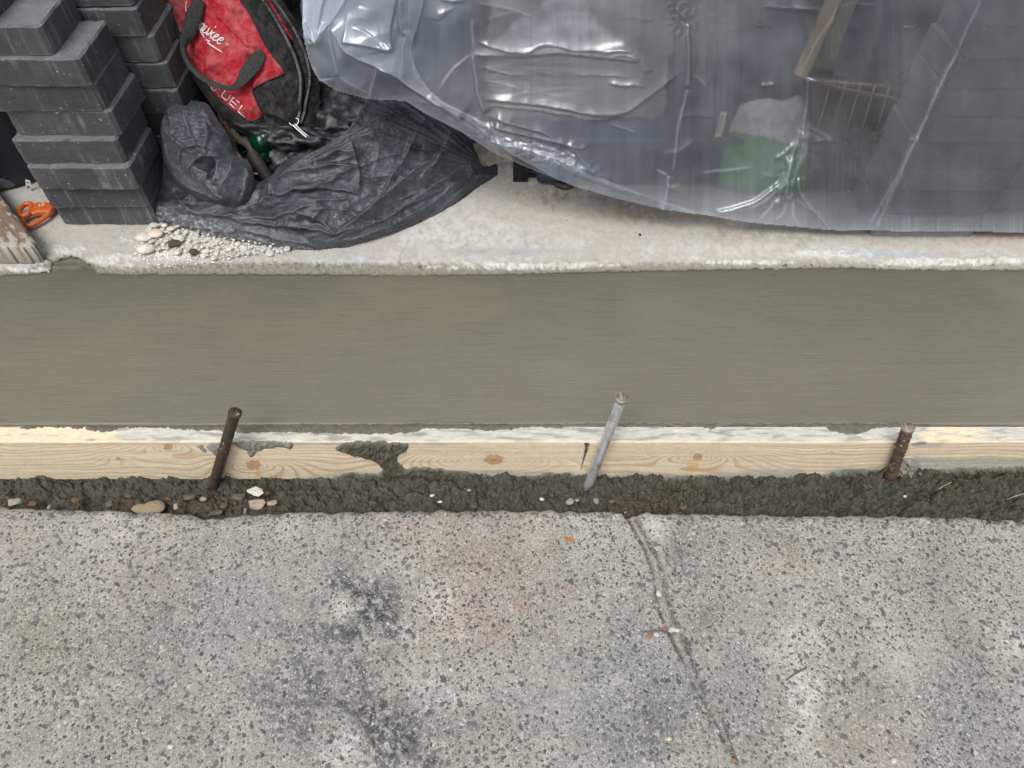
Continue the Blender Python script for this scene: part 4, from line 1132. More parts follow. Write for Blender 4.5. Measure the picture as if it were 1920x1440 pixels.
stone('mortar_lump', 325, 457, 0.012, 27, chip_mesh('lump', 310, M_lump, 0.8), 'brown mortar lump on the white pebbles', 'mortar lump', sc3=(0.85, 1.1, 0.6), rz=0.5)
stone('mortar_lump', 362, 472, 0.010, 22, chip_mesh('lump', 311, M_lump, 0.8), 'olive mortar lump at the front of the white pebbles', 'mortar lump')
cp = np.stack([r.normal(330, 34, 700), r.normal(474, 10, 700)], 1); cp = np.vstack([cp, np.stack([r.normal(410, 70, 1100), r.normal(462, 12, 1100)], 1)])
o = scatter('white_powder', G(cp[:, 0], cp[:, 1], 0.001), r.gamma(3, 0.0006, len(cp)) + 0.0010, simple('white_powder', lin(232, 232, 230), 0.95), 31); tag(o, 'white mortar powder and crumbs before the pebbles', None, None, 'stuff')
cp = np.stack([r.uniform(180, 700, 420), 496 + r.normal(0, 4, 420)], 1)
o = scatter('mortar_crumbs', G(cp[:, 0], cp[:, 1], -0.001), r.gamma(3, 0.0005, len(cp)) + 0.001, simple('grey_crumb', lin(128, 124, 112), 0.95), 32); tag(o, 'grey mortar crumbs along the broken slab edge', None, None, 'stuff')


# ================================================================== BLACK BIN BAG
HEM = np.array([(200, 405), (285, 408), (300, 418), (340, 433), (400, 451), (450, 459), (500, 463), (545, 470), (600, 473), (650, 463), (740, 436), (800, 413), (850, 386), (895, 353), (935, 328), (1100, 250)], float)
class BagSurf:
    def __init__(self, s, lift=0.0):
        self.s = s; n = np.array([0, -s, 1.0]); self.n = n / np.linalg.norm(n); self.lift = lift
        g = G(HEM[:, 0], HEM[:, 1]); self.yb = g[:, 1]
    def __call__(self, U, V):
        d = rays(U, V); yb = np.interp(U, HEM[:, 0], self.yb) - self.lift
        t = (CAMH + self.s * yb) / (self.s * d[..., 1] - d[..., 2])
        return CAM + d * t[..., None]
def fan_noise(U, V, cu, cv, ka, kr, s):
    a = np.arctan2(V - cv, U - cu); rr = np.hypot(U - cu, V - cv)
    return ridged(a * ka, rr / kr, 3, s)
BODY = [(304, 300), (300, 350), (286, 392), (292, 414), (340, 431), (400, 450), (450, 458), (500, 462), (545, 470), (600, 473), (650, 463), (740, 436), (800, 413), (850, 386), (895, 353), (932, 328), (906, 318), (886, 270), (850, 230), (800, 192),
        (740, 178), (690, 188), (665, 225), (640, 258), (600, 280), (560, 288), (530, 302), (505, 330), (480, 340), (455, 300), (440, 280), (400, 250), (340, 270)]
body_cr = [
    ([(692, 192), (668, 232), (625, 270), (575, 300), (520, 335)], 0.016, 4, 9, 0.1),
    ([(765, 205), (705, 232), (650, 262), (585, 305), (520, 338)], 0.012, 3, 8, 0.15),
    ([(735, 240), (680, 262), (620, 295), (560, 322)], 0.009, 3, 7),
    ([(510, 342), (560, 325), (620, 315), (680, 316)], 0.011, 7, 2.5, 0.1),
    ([(513, 372), (545, 366), (590, 358), (640, 360), (680, 368)], 0.014, 2.2, 12, 0.1),
    ([(680, 368), (676, 320), (664, 262)], 0.009, 3, 7, 0.15),
    ([(513, 370), (510, 342)], 0.008, 5, 5, 0.05),
    ([(905, 320), (850, 352), (780, 400), (700, 440), (600, 462)], 0.010, 5, 9, 0.2),
    ([(893, 300), (820, 348), (740, 402), (660, 440), (590, 458)], 0.009, 3, 8, 0.2),
    ([(870, 265), (800, 310), (735, 360), (690, 400), (630, 448)], 0.012, 3, 10, 0.2),
    ([(805, 205), (780, 260), (742, 330), (712, 378), (680, 410)], 0.012, 3, 9, 0.2),
    ([(850, 235), (830, 290), (780, 350)], 0.007, 3, 6),
    ([(400, 398), (470, 420), (560, 428), (640, 440), (700, 420)], 0.012, 3, 9, 0.15),
    ([(455, 408), (520, 410), (580, 392), (610, 378)], 0.010, 3, 8),
    ([(440, 425), (520, 448), (610, 466)], 0.010, 3, 7, 0.2),
    ([(470, 405), (530, 388), (570, 378)], -0.020, 9, 9, 0.3),
    ([(310, 380), (360, 398), (420, 405), (480, 412)], 0.010, 3, 8),
    ([(320, 350), (350, 385), (410, 415)], 0.008, 3, 7),
    ([(300, 405), (360, 425), (440, 440), (520, 462)], 0.006, 3, 6, 0.1),
    ([(560, 350), (640, 330), (720, 300), (800, 280)], 0.006, 5, 5),
    ([(590, 400), (640, 395), (690, 410), (720, 425)], 0.007, 3, 8),
    ([(540, 395), (600, 415), (650, 450)], 0.007, 3, 8),
    ([(600, 380), (650, 400), (690, 398)], -0.008, 4, 8),
    ([(720, 195), (740, 215), (775, 210), (800, 225)], 0.006, 3, 4),
    ([(700, 250), (712, 290), (705, 330)], 0.005, 3, 5),
    ([(915, 320), (880, 345), (850, 372)], 0.006, 2, 4, 0.2),
    ([(925, 322), (895, 330), (880, 300)], 0.007, 2, 4, 0.2),
]
def sharpen(cr, ka=0.9, kn=0.75, kw=1.5):
    return [(c[0], c[1] * ka, c[2] * (kn if c[2] <= c[3] else kw), c[3] * (kn if c[3] < c[2] else kw)) + tuple(c[4:]) for c in cr]
body_cr2 = sharpen(body_cr)
_rb = np.random.default_rng(31)
for _k in range(70):
    a0, b0 = _rb.uniform(310, 900), _rb.uniform(200, 465)
    if a0 > 620:
        an = math.atan2(b0 - 318, a0 - 930) + _rb.normal(0, 0.12)
    else:
        an = _rb.choice([_rb.normal(0.25, 0.35), _rb.normal(-0.7, 0.4), _rb.normal(1.3, 0.4)])
    ln = _rb.uniform(25, 110)
    body_cr2.append(([(a0, b0), (a0 + ln * 0.5 * math.cos(an) + _rb.normal(0, 4), b0 + ln * 0.5 * math.sin(an) + _rb.normal(0, 4)), (a0 + ln * math.cos(an), b0 + ln * math.sin(an))], _rb.uniform(0.0015, 0.0048), 2.0, _rb.uniform(4, 12)))
def body_disp(U, V, S):
    d = 0.022 * (1 - np.exp(-np.maximum(S, 0) / 26)) + 0.010 * fbm(U / 150, V / 90, 2, 5)
    d += creases(U + 3 * fbm(U / 30, V / 30, 2, 7), V + 3 * fbm(U / 30, V / 30, 2, 8), body_cr2)
    w = sstep(640, 780, U) * (1 - sstep(890, 935, U) * 0.5)
    d += 0.0030 * w * (fan_noise(U, V, 925, 318, 9, 300, 3) - 0.9)
    d += 0.0045 * (1 - w * 0.6) * (ridged(U / 150 + V / 200, V / 75 - U / 260, 1, 9) - 0.9)
    d += 0.0016 * (1 - w * 0.4) * (ridged(U / 62 + V / 90, V / 48, 1, 19) - 0.9)
    d += 0.0011 * fbm(U / 26 + V / 60, V / 18, 3, 29) + 0.0010 * (ridged(U / 34 - V / 60, V / 26 + U / 90, 1, 39) - 0.9)
    d += 0.0028 * fbm(U / 16, V / 12, 3, 4) * (1 - sstep(0, 480, U - 60)) + 0.0006 * fbm(U / 6, V / 6, 2, 3)
    return d
def bag_dust(U, V, S):
    C = np.ones(U.shape + (3,)) * lin(50, 53, 59)
    n = fbm(U / 75, V / 50, 5, 14, 0.6)
    C = C * (1 + 0.8 * n)[..., None]
    # lime and mortar crust along the lower left hem
    edge = np.interp(U, [285, 420, 480, 545, 600], [400, 430, 452, 466, 480])
    m = (1 - sstep(285, 600, U) * 0.5) * sstep(-30, 6, V - edge) * sstep(0.05, 0.5, fbm(U / 9, V / 5, 4, 24, 0.65) + 0.10)
    m = np.where(U < 610, m, 0)[..., None] * 0.9
    C = C * (1 - m) + lin(176, 178, 180) * m
    g = (sstep(-45, 0, V - edge) * (U < 560) * 0.35)[..., None]
    return C * (1 - g) + lin(92, 95, 102) * g
def film_mat(name, tint=(1, 1, 1), dusty=0.32):
    m = NB(name)
    c = m.attr('col')
    geo = m.n('ShaderNodeNewGeometry')
    rid = m.ramp(geo.outputs['Pointiness'], [(0.505, 0), (0.56, 1)])
    dn = m.ramp(m.noise(38, 6, 0.7), [(0.35, 0.05), (0.7, 1)])
    dz = m.math('MULTIPLY', m.math('MULTIPLY', rid, m.math('ADD', dn, 0.25)), dusty)
    c = m.mix(dz, c, tuple(lin(128, 132, 138)))
    fl = m.ramp(m.noise(26, 7, 0.75, None, 0.8), [(0.42, 0), (0.72, 0.6)])
    c = m.mix(fl, c, tuple(lin(92, 97, 104)))
    sp_ = m.ramp(m.noise(260, 2, 0.5), [(0.74, 0), (0.76, 0.8)])
    c = m.mix(sp_, c, tuple(lin(190, 190, 188)))
    wr = m.noise(42, 6, 0.66, None, 2.2)
    nb = m.bump(wr, 0.45, 0.0024, m.bump(m.noise(300, 4, 0.6), 0.25, 0.0005))
    return m.done(c, m.ramp(m.noise(26, 4, 0.6), [(0.3, 0.34), (0.7, 0.62)]), nb, 0.5)
M_film = film_mat('dusty_black_plastic')
bag = thing('bin_bag', tuple(G(600, 440, 0)), 'dusty black plastic bin bag spread over the slab, its twisted neck by the pavers', 'bin bag')
patch('bag_body', BODY, BagSurf(1.0), M_film, bag, step=1.5, disp=body_disp, color=bag_dust, back=0.045, smooth=4, floor=0.0012, rag=0.8)
NECK = [(302, 240), (308, 212), (326, 196), (350, 198), (360, 189), (384, 193), (400, 210), (416, 236), (432, 262), (440, 290), (462, 300), (476, 322), (476, 352), (466, 378), (448, 394), (415, 388), (372, 376), (336, 352), (312, 318), (303, 280)]
neck_cr = [
    ([(322, 200), (336, 228), (346, 262), (352, 300)], 0.010, 3, 8),
    ([(312, 228), (320, 262), (328, 300), (345, 335)], 0.008, 3, 7),
    ([(356, 200), (366, 222), (372, 246)], 0.008, 3, 6),
    ([(338, 262), (372, 244), (402, 246), (430, 262)], 0.004, 3, 8, 0.15),
    ([(398, 300), (380, 262), (364, 226), (352, 196)], 0.010, 3, 9, 0.1), ([(392, 302), (360, 282), (330, 250), (316, 222)], 0.009, 3, 9, 0.1), ([(404, 300), (406, 262), (396, 226)], 0.009, 3, 8, 0.1),
    ([(336, 292), (362, 272), (400, 266), (436, 276)], 0.006, 3, 8, 0.15),
    ([(352, 318), (366, 292), (396, 284), (428, 292)], 0.011, 3, 7, 0.15),
    ([(372, 338), (382, 312), (400, 300), (432, 302)], 0.012, 4, 6, 0.15),
    ([(398, 330), (404, 318), (420, 312)], -0.030, 9, 9, 0.3),
    ([(405, 345), (414, 330), (424, 322)], -0.018, 6, 6, 0.3),
    ([(398, 318), (404, 345), (418, 372), (440, 384)], 0.012, 3, 7, 0.15),
    ([(424, 308), (424, 330), (416, 356)], 0.012, 3, 5, 0.15),
    ([(440, 298), (446, 322), (434, 352), (420, 372)], 0.012, 3, 8, 0.15),
    ([(470, 312), (470, 350), (450, 386)], 0.008, 4, 6, 0.1),
    ([(322, 318), (348, 345), (388, 368), (440, 388)], 0.009, 3, 7),
    ([(384, 200), (398, 226), (412, 250)], 0.008, 3, 6),
]
def neck_disp(U, V, S):
    d = 0.046 * (1 - np.exp(-np.maximum(S, 0) / 20)) + creases(U + 3 * fbm(U / 30, V / 30, 2, 71), V + 3 * fbm(U / 30, V / 30, 2, 72), sharpen(neck_cr, 0.95))
    d += 0.003 * (ridged(np.hypot(U - 405, V - 315) / 34, np.arctan2(V - 315, U - 405) * 1.6, 1, 5) - 0.9) * 0.5 + 0.0016 * fbm(U / 18, V / 14, 3, 15) + 0.0008 * fbm(U / 6, V / 6, 2, 3)
    return d
patch('bag_neck', NECK, BagSurf(1.0, 0.02), M_film, bag, step=1.4, disp=neck_disp, color=lambda U, V, S: np.ones(U.shape + (3,)) * lin(56, 59, 65) * (1 + 0.35 * fbm(U / 30, V / 22, 4, 8))[..., None], back=0.08, smooth=4, floor=0.0012)

# ================================================================== RED TOOL BAG
TB = Plane(1.205, 1.05)
ALLB = [(240, -120), (300, 0), (312, 50), (330, 92), (362, 145), (385, 180), (412, 216), (440, 242), (470, 254), (520, 258), (575, 256), (596, 236), (600, 170), (588, 110), (565, 55), (530, 0), (470, -120)]
ALLP = smooth_path(ALLB + [ALLB[0]], 5)[:-1]
tb_cr = [
    ([(400, 6), (404, 22), (430, 50), (458, 78), (486, 108)], 0.007, 2, 6, 0.05),
    ([(486, 108), (470, 120), (440, 132), (404, 140), (392, 142)], 0.008, 4, 8, 0.1),
    ([(505, 112), (480, 128), (462, 142), (452, 152)], -0.006, 6, 6),
    ([(444, 20), (458, 50), (476, 82), (492, 100)], 0.006, 6, 8),
    ([(420, 0), (425, 25), (440, 48)], -0.006, 6, 6),
    ([(372, 110), (392, 128), (400, 150)], -0.004, 5, 7),
    ([(542, 140), (520, 150), (500, 166), (490, 182)], 0.008, 3, 6, 0.1),
    ([(330, 20), (345, 55), (365, 90)], 0.005, 7, 7),
    ([(440, 160), (470, 150), (500, 150)], -0.006, 7, 7),
    ([(440, 205), (460, 196), (490, 194)], 0.004, 6, 6),
    ([(366, 60), (380, 90), (392, 118)], 0.004, 6, 6),
]
_us = np.arange(180, 660, 4.0); _vs = np.arange(-160, 300, 4.0)
_UU, _VV = np.meshgrid(_us, _vs); _SS = np.maximum(sdf(_UU, _VV, ALLP), 0)
def allS(U, V):
    fu = np.clip((np.asarray(U) - _us[0]) / 4, 0, len(_us) - 1.001); fv = np.clip((np.asarray(V) - _vs[0]) / 4, 0, len(_vs) - 1.001)
    i = fu.astype(int); j = fv.astype(int); a = fu - i; b = fv - j
    return (_SS[j, i] * (1 - a) + _SS[j, i + 1] * a) * (1 - b) + (_SS[j + 1, i] * (1 - a) + _SS[j + 1, i + 1] * a) * b
def tb_disp(U, V, S=None):
    U = np.asarray(U, float); V = np.asarray(V, float)
    return 0.055 * (1 - np.exp(-allS(U, V) / 34)) + creases(U, V, tb_cr) + 0.006 * fbm(U / 40, V / 40, 3, 44) + 0.002 * (ridged(U / 26, V / 34, 2, 12) - 0.8)
def tb_pt(u, v, lift=0.0):
    u = np.asarray(u, float); v = np.asarray(v, float)
    return TB(u, v) + (tb_disp(np.atleast_1d(u), np.atleast_1d(v)).reshape(u.shape) + lift)[..., None] * TB.n
tbag = thing('tool_bag', tuple(TB(np.array(450.), np.array(256.))), 'red and black canvas tool bag with white lettering leaning behind the black bin bag', 'tool bag')
RED = [(258, -120), (322, 0), (337, 35), (358, 85), (371, 138), (400, 168), (430, 200), (458, 222), (477, 233), (497, 226), (503, 218), (494, 196), (492, 181), (520, 166), (546, 150), (540, 138), (515, 105), (482, 42), (455, 0), (400, -120)]
def red_col(U, V, S):
    C = np.ones(U.shape + (3,)) * lin(162, 28, 44)
    n = fbm(U / 40, V / 40, 4, 6, 0.6)
    fade = sstep(0.0, 0.7, n + 0.6 * np.exp(-((U - 340) / 40) ** 2 - ((V - 40) / 70) ** 2) + 0.5 * np.exp(-((U - 400) / 30) ** 2 - ((V - 130) / 14) ** 2) + 0.4 * np.exp(-((U - 450) / 40) ** 2 - ((V - 25) / 30) ** 2))[..., None] * 0.42
    C = C * (1 - fade) + lin(174, 96, 98) * fade
    return C * (1 + 0.15 * fbm(U / 12, V / 12, 3, 9))[..., None]
def fabric(name, dusty, spec=0.25, rough=0.75):
    m = NB(name); c = m.attr('col')
    d = m.ramp(m.noise(45, 6, 0.75), [(0.45, 0), (0.8, dusty)])
    c = m.mix(d, c, tuple(lin(170, 150, 146)))
    wv = m.n('ShaderNodeTexWave', Scale=420.0, _bands_direction='X'); m.l(m.vec, wv.inputs['Vector'])
    wv2 = m.n('ShaderNodeTexWave', Scale=420.0, _bands_direction='Z'); m.l(m.vec, wv2.inputs['Vector'])
    nb = m.bump(m.math('ADD', wv.outputs['Fac'], wv2.outputs['Fac']), 0.12, 0.0005, m.bump(m.noise(90, 5, 0.7), 0.35, 0.0015))
    return m.done(c, rough, nb, spec)
M_redf = fabric('red_canvas', 0.35)
M_blkf = fabric('black_canvas', 0.14)
patch('red_panel', RED, TB, M_redf, tbag, step=1.5, disp=tb_disp, color=red_col, smooth=3)
def plainc(c, a=0.3): return lambda U, V, S: np.ones(U.shape + (3,)) * np.asarray(c) * (1 + a * fbm(U / 20, V / 20, 4, 8))[..., None]
SIDE = [(236, -120), (298, 0), (311, 50), (330, 92), (362, 146), (385, 181), (412, 217), (440, 243), (470, 255), (520, 259), (578, 257), (576, 250), (540, 244), (503, 219), (497, 227), (477, 234), (458, 223), (430, 201), (400, 169), (371, 139), (358, 86), (337, 36), (322, 0), (258, -120)]
patch('black_side', SIDE, TB, M_blkf, tbag, step=1.5, disp=lambda U, V, S: tb_disp(U, V) + 0.001, color=plainc(lin(46, 48, 46)), back=0.09, smooth=3)
GUS = [(401, -120), (456, 0), (483, 42), (516, 105), (541, 138), (547, 150), (521, 167), (493, 182), (495, 197), (504, 218), (541, 243), (577, 250), (597, 236), (601, 170), (588, 110), (565, 55), (530, 0), (470, -120)]
gus_cr = [([(500, -20), (532, 50), (560, 105), (574, 150), (577, 200), (570, 236)], -0.010, 4, 4, 0.05), ([(505, 220), (530, 226), (560, 242)], 0.008, 3, 5), ([(520, 170), (540, 200), (545, 235)], 0.006, 4, 6)]
patch('black_gusset', GUS, TB, M_blkf, tbag, step=1.5, disp=lambda U, V, S: tb_disp(U, V) + 0.0012 + creases(U, V, gus_cr), color=plainc(lin(28, 29, 31)), back=0.09, smooth=3)
SEAM = [(478, -50), (500, -10), (528, 32), (548, 66), (556, 84), (546, 72), (520, 34), (494, -4), (470, -50)]
patch('red_lining', SEAM, TB, M_redf, tbag, step=1.2, disp=lambda U, V, S: tb_disp(U, V) + 0.0022, color=plainc(lin(120, 20, 34)), smooth=3)
def tb_line(path, lift, rad, name, mat, seg=8):
    P = smooth_path(path, 6); V_, F_ = tube(tb_pt(P[:, 0], P[:, 1], lift), rad, seg); return mesh_obj(name, V_, F_, mat, parent=tbag)
M_pipe = simple('black_piping', lin(26, 27, 28), 0.6)
M_seamg = simple('grey_seam', lin(74, 76, 74), 0.8)
tb_line([(322, 0), (337, 35), (358, 85), (371, 138), (400, 168), (430, 200), (458, 222), (477, 233), (497, 226), (503, 218), (494, 196), (492, 181), (520, 166), (546, 150)], 0.002, 0.0016, 'piping', M_pipe)
tb_line([(456, 0), (483, 42), (516, 105), (541, 138), (547, 150)], 0.002, 0.0013, 'piping', M_pipe)
tb_line([(470, 254), (478, 240), (500, 229), (506, 219)], 0.002, 0.0015, 'piping', M_pipe)
ZP = [(480, -40), (497, 0), (524, 42), (549, 88), (566, 128), (574, 165), (572, 205), (566, 238)]
ZP2 = [(500, -40), (516, 0), (542, 38), (566, 80), (582, 125), (586, 165), (580, 205), (572, 238)]
for zp in (ZP, ZP2):
    P = smooth_path(zp, 14)
    tb_line(zp, 0.002, 0.0042 if zp is ZP else 0.003, 'zipper_tape', M_pipe, 10)
    L = np.concatenate([[0], np.cumsum(np.hypot(*(P[1:] - P[:-1]).T))])
    tt = np.arange(0, L[-1], 2.6 if zp is ZP else 3.2)
    pu, pv = np.interp(tt, L, P[:, 0]), np.interp(tt, L, P[:, 1])
    pts = tb_pt(pu, pv, 0.0058 if zp is ZP else 0.0048); tz = np.gradient(pts, axis=0); tz /= np.linalg.norm(tz, axis=1)[:, None]
    bx = []
    for p, t in zip(pts, tz):
        s_ = np.cross(t, TB.n); s_ /= np.linalg.norm(s_)
        bx.append(box(p, (0.0048, 0.0010, 0.0014), [s_, t, np.cross(s_, t)]))
    V_, F_ = join(bx); o = mesh_obj('zipper_teeth', V_, F_, simple('zip_teeth', lin(92, 94, 92), 0.5, metal=0.3), parent=tbag, smooth=False); o['kind'] = 'stuff'
# stitched edge
dsh = []
P = smooth_path([(486, 20), (512, 66), (540, 112), (556, 142)], 30)
for k in range(0, len(P) - 2, 3): dsh.append(tube(tb_pt(P[k:k + 2, 0], P[k:k + 2, 1], 0.0022), 0.0005, 4))
V_, F_ = join(dsh); o = mesh_obj('stitching', V_, F_, M_seamg, parent=tbag); o['kind'] = 'stuff'
# webbing handle
def ribbon(path, name, mat, thick=0.0026):
    """path rows: u, v, lift, width in pixels, tilt of the band out of the bag's surface"""
    q = np.asarray(path, float); n = 10
    P = np.stack([np.interp(np.linspace(0, len(q) - 1, (len(q) - 1) * n + 1), np.arange(len(q)), q[:, c]) for c in range(5)], 1)
    sm = smooth_path(q[:, :2], n); P[:, :2] = sm[:len(P)]
    base = TB(P[:, 0], P[:, 1]) + (0.050 + P[:, 2])[:, None] * TB.n
    t = np.gradient(base, axis=0); t /= np.linalg.norm(t, axis=1)[:, None]
    s_ = np.cross(t, TB.n); s_ /= np.linalg.norm(s_, axis=1)[:, None]
    V_, F_ = [], []
    m = 9
    for k in range(len(P)):
        w = P[k, 3] * 0.00092
        ca, sa = math.cos(P[k, 4]), math.sin(P[k, 4])
        a = s_[k] * ca + TB.n * sa; b = -s_[k] * sa + TB.n * ca
        for side in (1, -1):
            for j in range(m):
                x = (j / (m - 1) - 0.5) * 2 * side
                curl = 0.0012 * math.cos(x * 3.1)
                V_.append(base[k] + a * x * w / 2 + b * (side * thick / 2 * (1 - 0.5 * abs(x) ** 6) + curl))
    w2 = 2 * m
    for k in range(len(P) - 1):
        for j in range(w2):
            F_.append((k * w2 + j, k * w2 + (j + 1) % w2, (k + 1) * w2 + (j + 1) % w2, (k + 1) * w2 + j))
    return mesh_obj(name, np.array(V_), F_, mat, parent=tbag)
mw = NB('black_webbing')
wv = mw.n('ShaderNodeTexWave', Scale=260.0, _bands_direction='DIAGONAL', Distortion=1.0); mw.l(mw.vec, wv.inputs['Vector'])
c = mw.mix(mw.ramp(mw.noise(300, 4, 0.7), [(0.3, 0), (0.8, 1)]), tuple(lin(30, 32, 32)), tuple(lin(84, 86, 84)))
M_web = mw.done(c, 0.8, mw.bump(wv.outputs['Fac'], 0.6, 0.0012), 0.3)
ribbon([(404, -20, 0.006, 20, 0.2), (398, 22, 0.010, 24, 0.25), (388, 52, 0.012, 30, 0.2), (378, 82, 0.010, 27, 0.5), (370, 102, 0.010, 16, 1.0), (373, 122, 0.012, 12, 0.9), (384, 142, 0.015, 12, 0.7), (402, 160, 0.016, 14, 0.6),
        (424, 173, 0.016, 13, 0.6), (445, 180, 0.015, 12, 0.5), (458, 181, 0.014, 12, 0.4)], 'handle', M_web)
ribbon([(456, 181, 0.013, 12, 0.4), (470, 173, 0.014, 20, 0.3), (482, 156, 0.013, 30, 0.1), (494, 138, 0.010, 34, 0.0), (502, 122, 0.006, 30, -0.1), (497, 112, 0.001, 20, -0.3)], 'handle', M_web)
# lettering: pen strokes laid on the cloth; (a, b) run along and up from the baseline, in pixels
def strokes(name, segs, o_, ang, shear, sx, sy, w, parent=tbag):
    ca, sa = math.cos(R(ang)), math.sin(R(ang)); parts = []
    for sg in segs:
        P = smooth_path(sg, 5) if len(sg) > 2 else np.asarray(sg, float)
        a = (P[:, 0] + shear * P[:, 1]) * sx; b = P[:, 1] * sy
        uu = o_[0] + a * ca + b * sa; vv2 = o_[1] + a * sa - b * ca
        p = tb_pt(uu, vv2, 0.0012)
        V_, F_ = tube(p, w, 6); parts.append((V_, F_))
    V_, F_ = join(parts); return mesh_obj(name, V_, F_, M_print, parent=parent)
M_print = simple('white_print', lin(228, 224, 224), 0.6, 0.06)
script = []
def addl(dx, ls):
    for l in ls: script.append([(x + dx, y) for x, y in l])
A_ = [[(0.75, 0.85), (0.3, 1.0), (0.0, 0.4), (0.3, 0.0), (0.7, 0.4), (0.8, 0.95)], [(0.8, 0.95), (0.78, 0.3), (1.0, 0.0), (1.25, 0.3)]]
U_ = [[(0.0, 1.0), (0.0, 0.3), (0.25, 0.0), (0.65, 0.3), (0.75, 1.0)], [(0.75, 1.0), (0.75, 0.3), (0.95, 0.0), (1.2, 0.35)]]
K_ = [[(0.0, 1.75), (0.0, 0.0)], [(0.7, 1.0), (0.25, 0.55), (0.05, 0.5)], [(0.15, 0.55), (0.5, 0.3), (0.7, 0.0), (1.0, 0.15)]]
E_ = [[(0.0, 0.45), (0.45, 0.6), (0.6, 0.85), (0.35, 1.0), (0.05, 0.7), (0.05, 0.25), (0.35, 0.0), (0.85, 0.2)]]
W_ = [[(0.0, 1.0), (0.05, 0.2), (0.3, 0.0), (0.55, 0.5), (0.6, 1.0)], [(0.6, 0.9), (0.65, 0.2), (0.9, 0.0), (1.2, 0.5), (1.25, 1.0)]]
addl(-2.6, W_); addl(-1.15, A_); addl(0.1, U_); addl(1.45, K_); addl(2.5, E_); addl(3.45, E_)
strokes('script_lettering', script, (398, 75), 37, 0.25, 10.0, 13.0, 0.00125)
strokes('lightning_underline', [[(0, 0.0), (0.9, 0.15), (0.7, -0.35), (3.6, -0.35)], [(0.7, -0.30), (3.6, -0.35)], [(-1.6, 0.9), (-0.4, 0.2)]], (405, 90), 33, 0, 11.0, 9.0, 0.0011)
strokes('registered_mark', [[(0, 0.5), (0.5, 1), (1, 0.5), (0.5, 0), (0, 0.5)]], (443, 100), 37, 0, 3.5, 3.5, 0.0004)
strokes('swoosh_tip', [[(0, 0), (0.6, -1.2), (1.4, -2.0)]], (369, 20), 30, 0, 6, 8, 0.0009)
FU = [[[(0, 0), (0, 1), (0.9, 1)], [(0, 0.5), (0.7, 0.5)]], [[(0, 1), (0, 0.25)], [(0, 0.25), (0.15, 0), (0.85, 0)], [(0.85, 0), (0.95, 0.25), (0.95, 1)]], [[(0.95, 1), (0, 1), (0, 0), (0.95, 0)], [(0, 0.5), (0.85, 0.5)]], [[(0, 1), (0, 0), (0.95, 0)]]]
segs = []
for k, L_ in enumerate(FU):
    for l in L_:
        for a, b in zip(l[:-1], l[1:]): segs.append([(a[0] + (k - 1) * 1.38, a[1]), (b[0] + (k - 1) * 1.38, b[1])])
strokes('block_lettering', segs, (427, 188), 42, 0.1, 15.5, 13.5, 0.0010)
strokes('block_lettering', [[(0, 0), (0, 1), (0.5, 0.5), (1, 1), (1, 0)], [(1.5, 0), (1.5, 1)], [(2.2, 0), (2.9, 0), (2.9, 1), (2.2, 1), (2.2, 0)]], (388, 158), 38, 0.1, 11, 10, 0.0007)
# zip pull: split ring and pin
M_stl = simple('bright_steel', lin(190, 190, 190), 0.3, 0.1, 50, 0.1, metal=0.9)
def pxtube(path, r, name, mat, parent, lift=0.0, n=5, seg=8):
    q = np.asarray(path, float); P = smooth_path(q[:, :2], n)
    z = np.interp(np.linspace(0, 1, len(P)), np.linspace(0, 1, len(q)), q[:, 2]) if q.shape[1] > 2 else np.zeros(len(P))
    p = TB(P[:, 0], P[:, 1]) + (lift + z)[:, None] * TB.n
    V_, F_ = tube(p, r, seg); return mesh_obj(name, V_, F_, mat, parent=parent)
pxtube([(556, 240), (562, 246), (570, 244), (574, 236), (568, 232)], 0.0011, 'zip_ring', M_stl, tbag, 0.05)
pxtube([(562, 244), (575, 256), (590, 269)], 0.0016, 'zip_pull', M_stl, tbag, 0.052)
pxtube([(566, 242), (578, 254), (593, 267)], 0.0009, 'zip_pull', M_stl, tbag, 0.052)

# ================================================================== THINGS BETWEEN BAG AND TOOL BAG
PB_ = Plane(1.215, 1.0)
def bp(u, v, lift=0.0): return PB_(np.asarray(u, float), np.asarray(v, float)) + np.asarray(lift)[..., None] * PB_.n
def btube(path, r, name, mat, parent=None, lift=0.0, n=6, seg=12, **kw):
    P = smooth_path(path, n); V_, F_ = tube(bp(P[:, 0], P[:, 1], np.full(len(P), lift)), r, seg); return mesh_obj(name, V_, F_, mat, parent=parent)
gb = NB('green_glass_plastic')
M_green = gb.done((0.004, 0.07, 0.028), 0.05, gb.bump(gb.noise(30, 3, 0.5), 0.25, 0.003), 0.5, Transmission__Weight=0.55, IOR=1.45)
c0 = bp(512, 282); ax_ = (c0 - CAM) / np.linalg.norm(c0 - CAM); ax_ = ax_ * 0.6 + np.array([-0.35, 0.5, 0.35]); ax_ /= np.linalg.norm(ax_)
e1 = np.cross(ax_, [0, 0, 1]); e1 /= np.linalg.norm(e1); e2 = np.cross(ax_, e1)
V_, F_ = [], []
prof = [(0.001, 0.007), (0.008, 0.006), (0.016, 0.000), (0.026, -0.003), (0.034, 0.003), (0.039, 0.012), (0.041, 0.025), (0.0405, 0.05), (0.041, 0.10), (0.038, 0.13)]
seg = 60
for k, (rr, z) in enumerate(prof):
    for s in range(seg):
        a = 2 * np.pi * s / seg
        lobe = abs(math.cos(2.5 * a)) ** 0.7
        z2 = z - (0.005 * (1 - lobe) * -1 if 1 < k < 6 else 0)
        V_.append(c0 + (e1 * math.cos(a) + e2 * math.sin(a)) * rr * (1 - 0.04 * (1 - lobe) * (2 < k < 7)) + ax_ * z2)
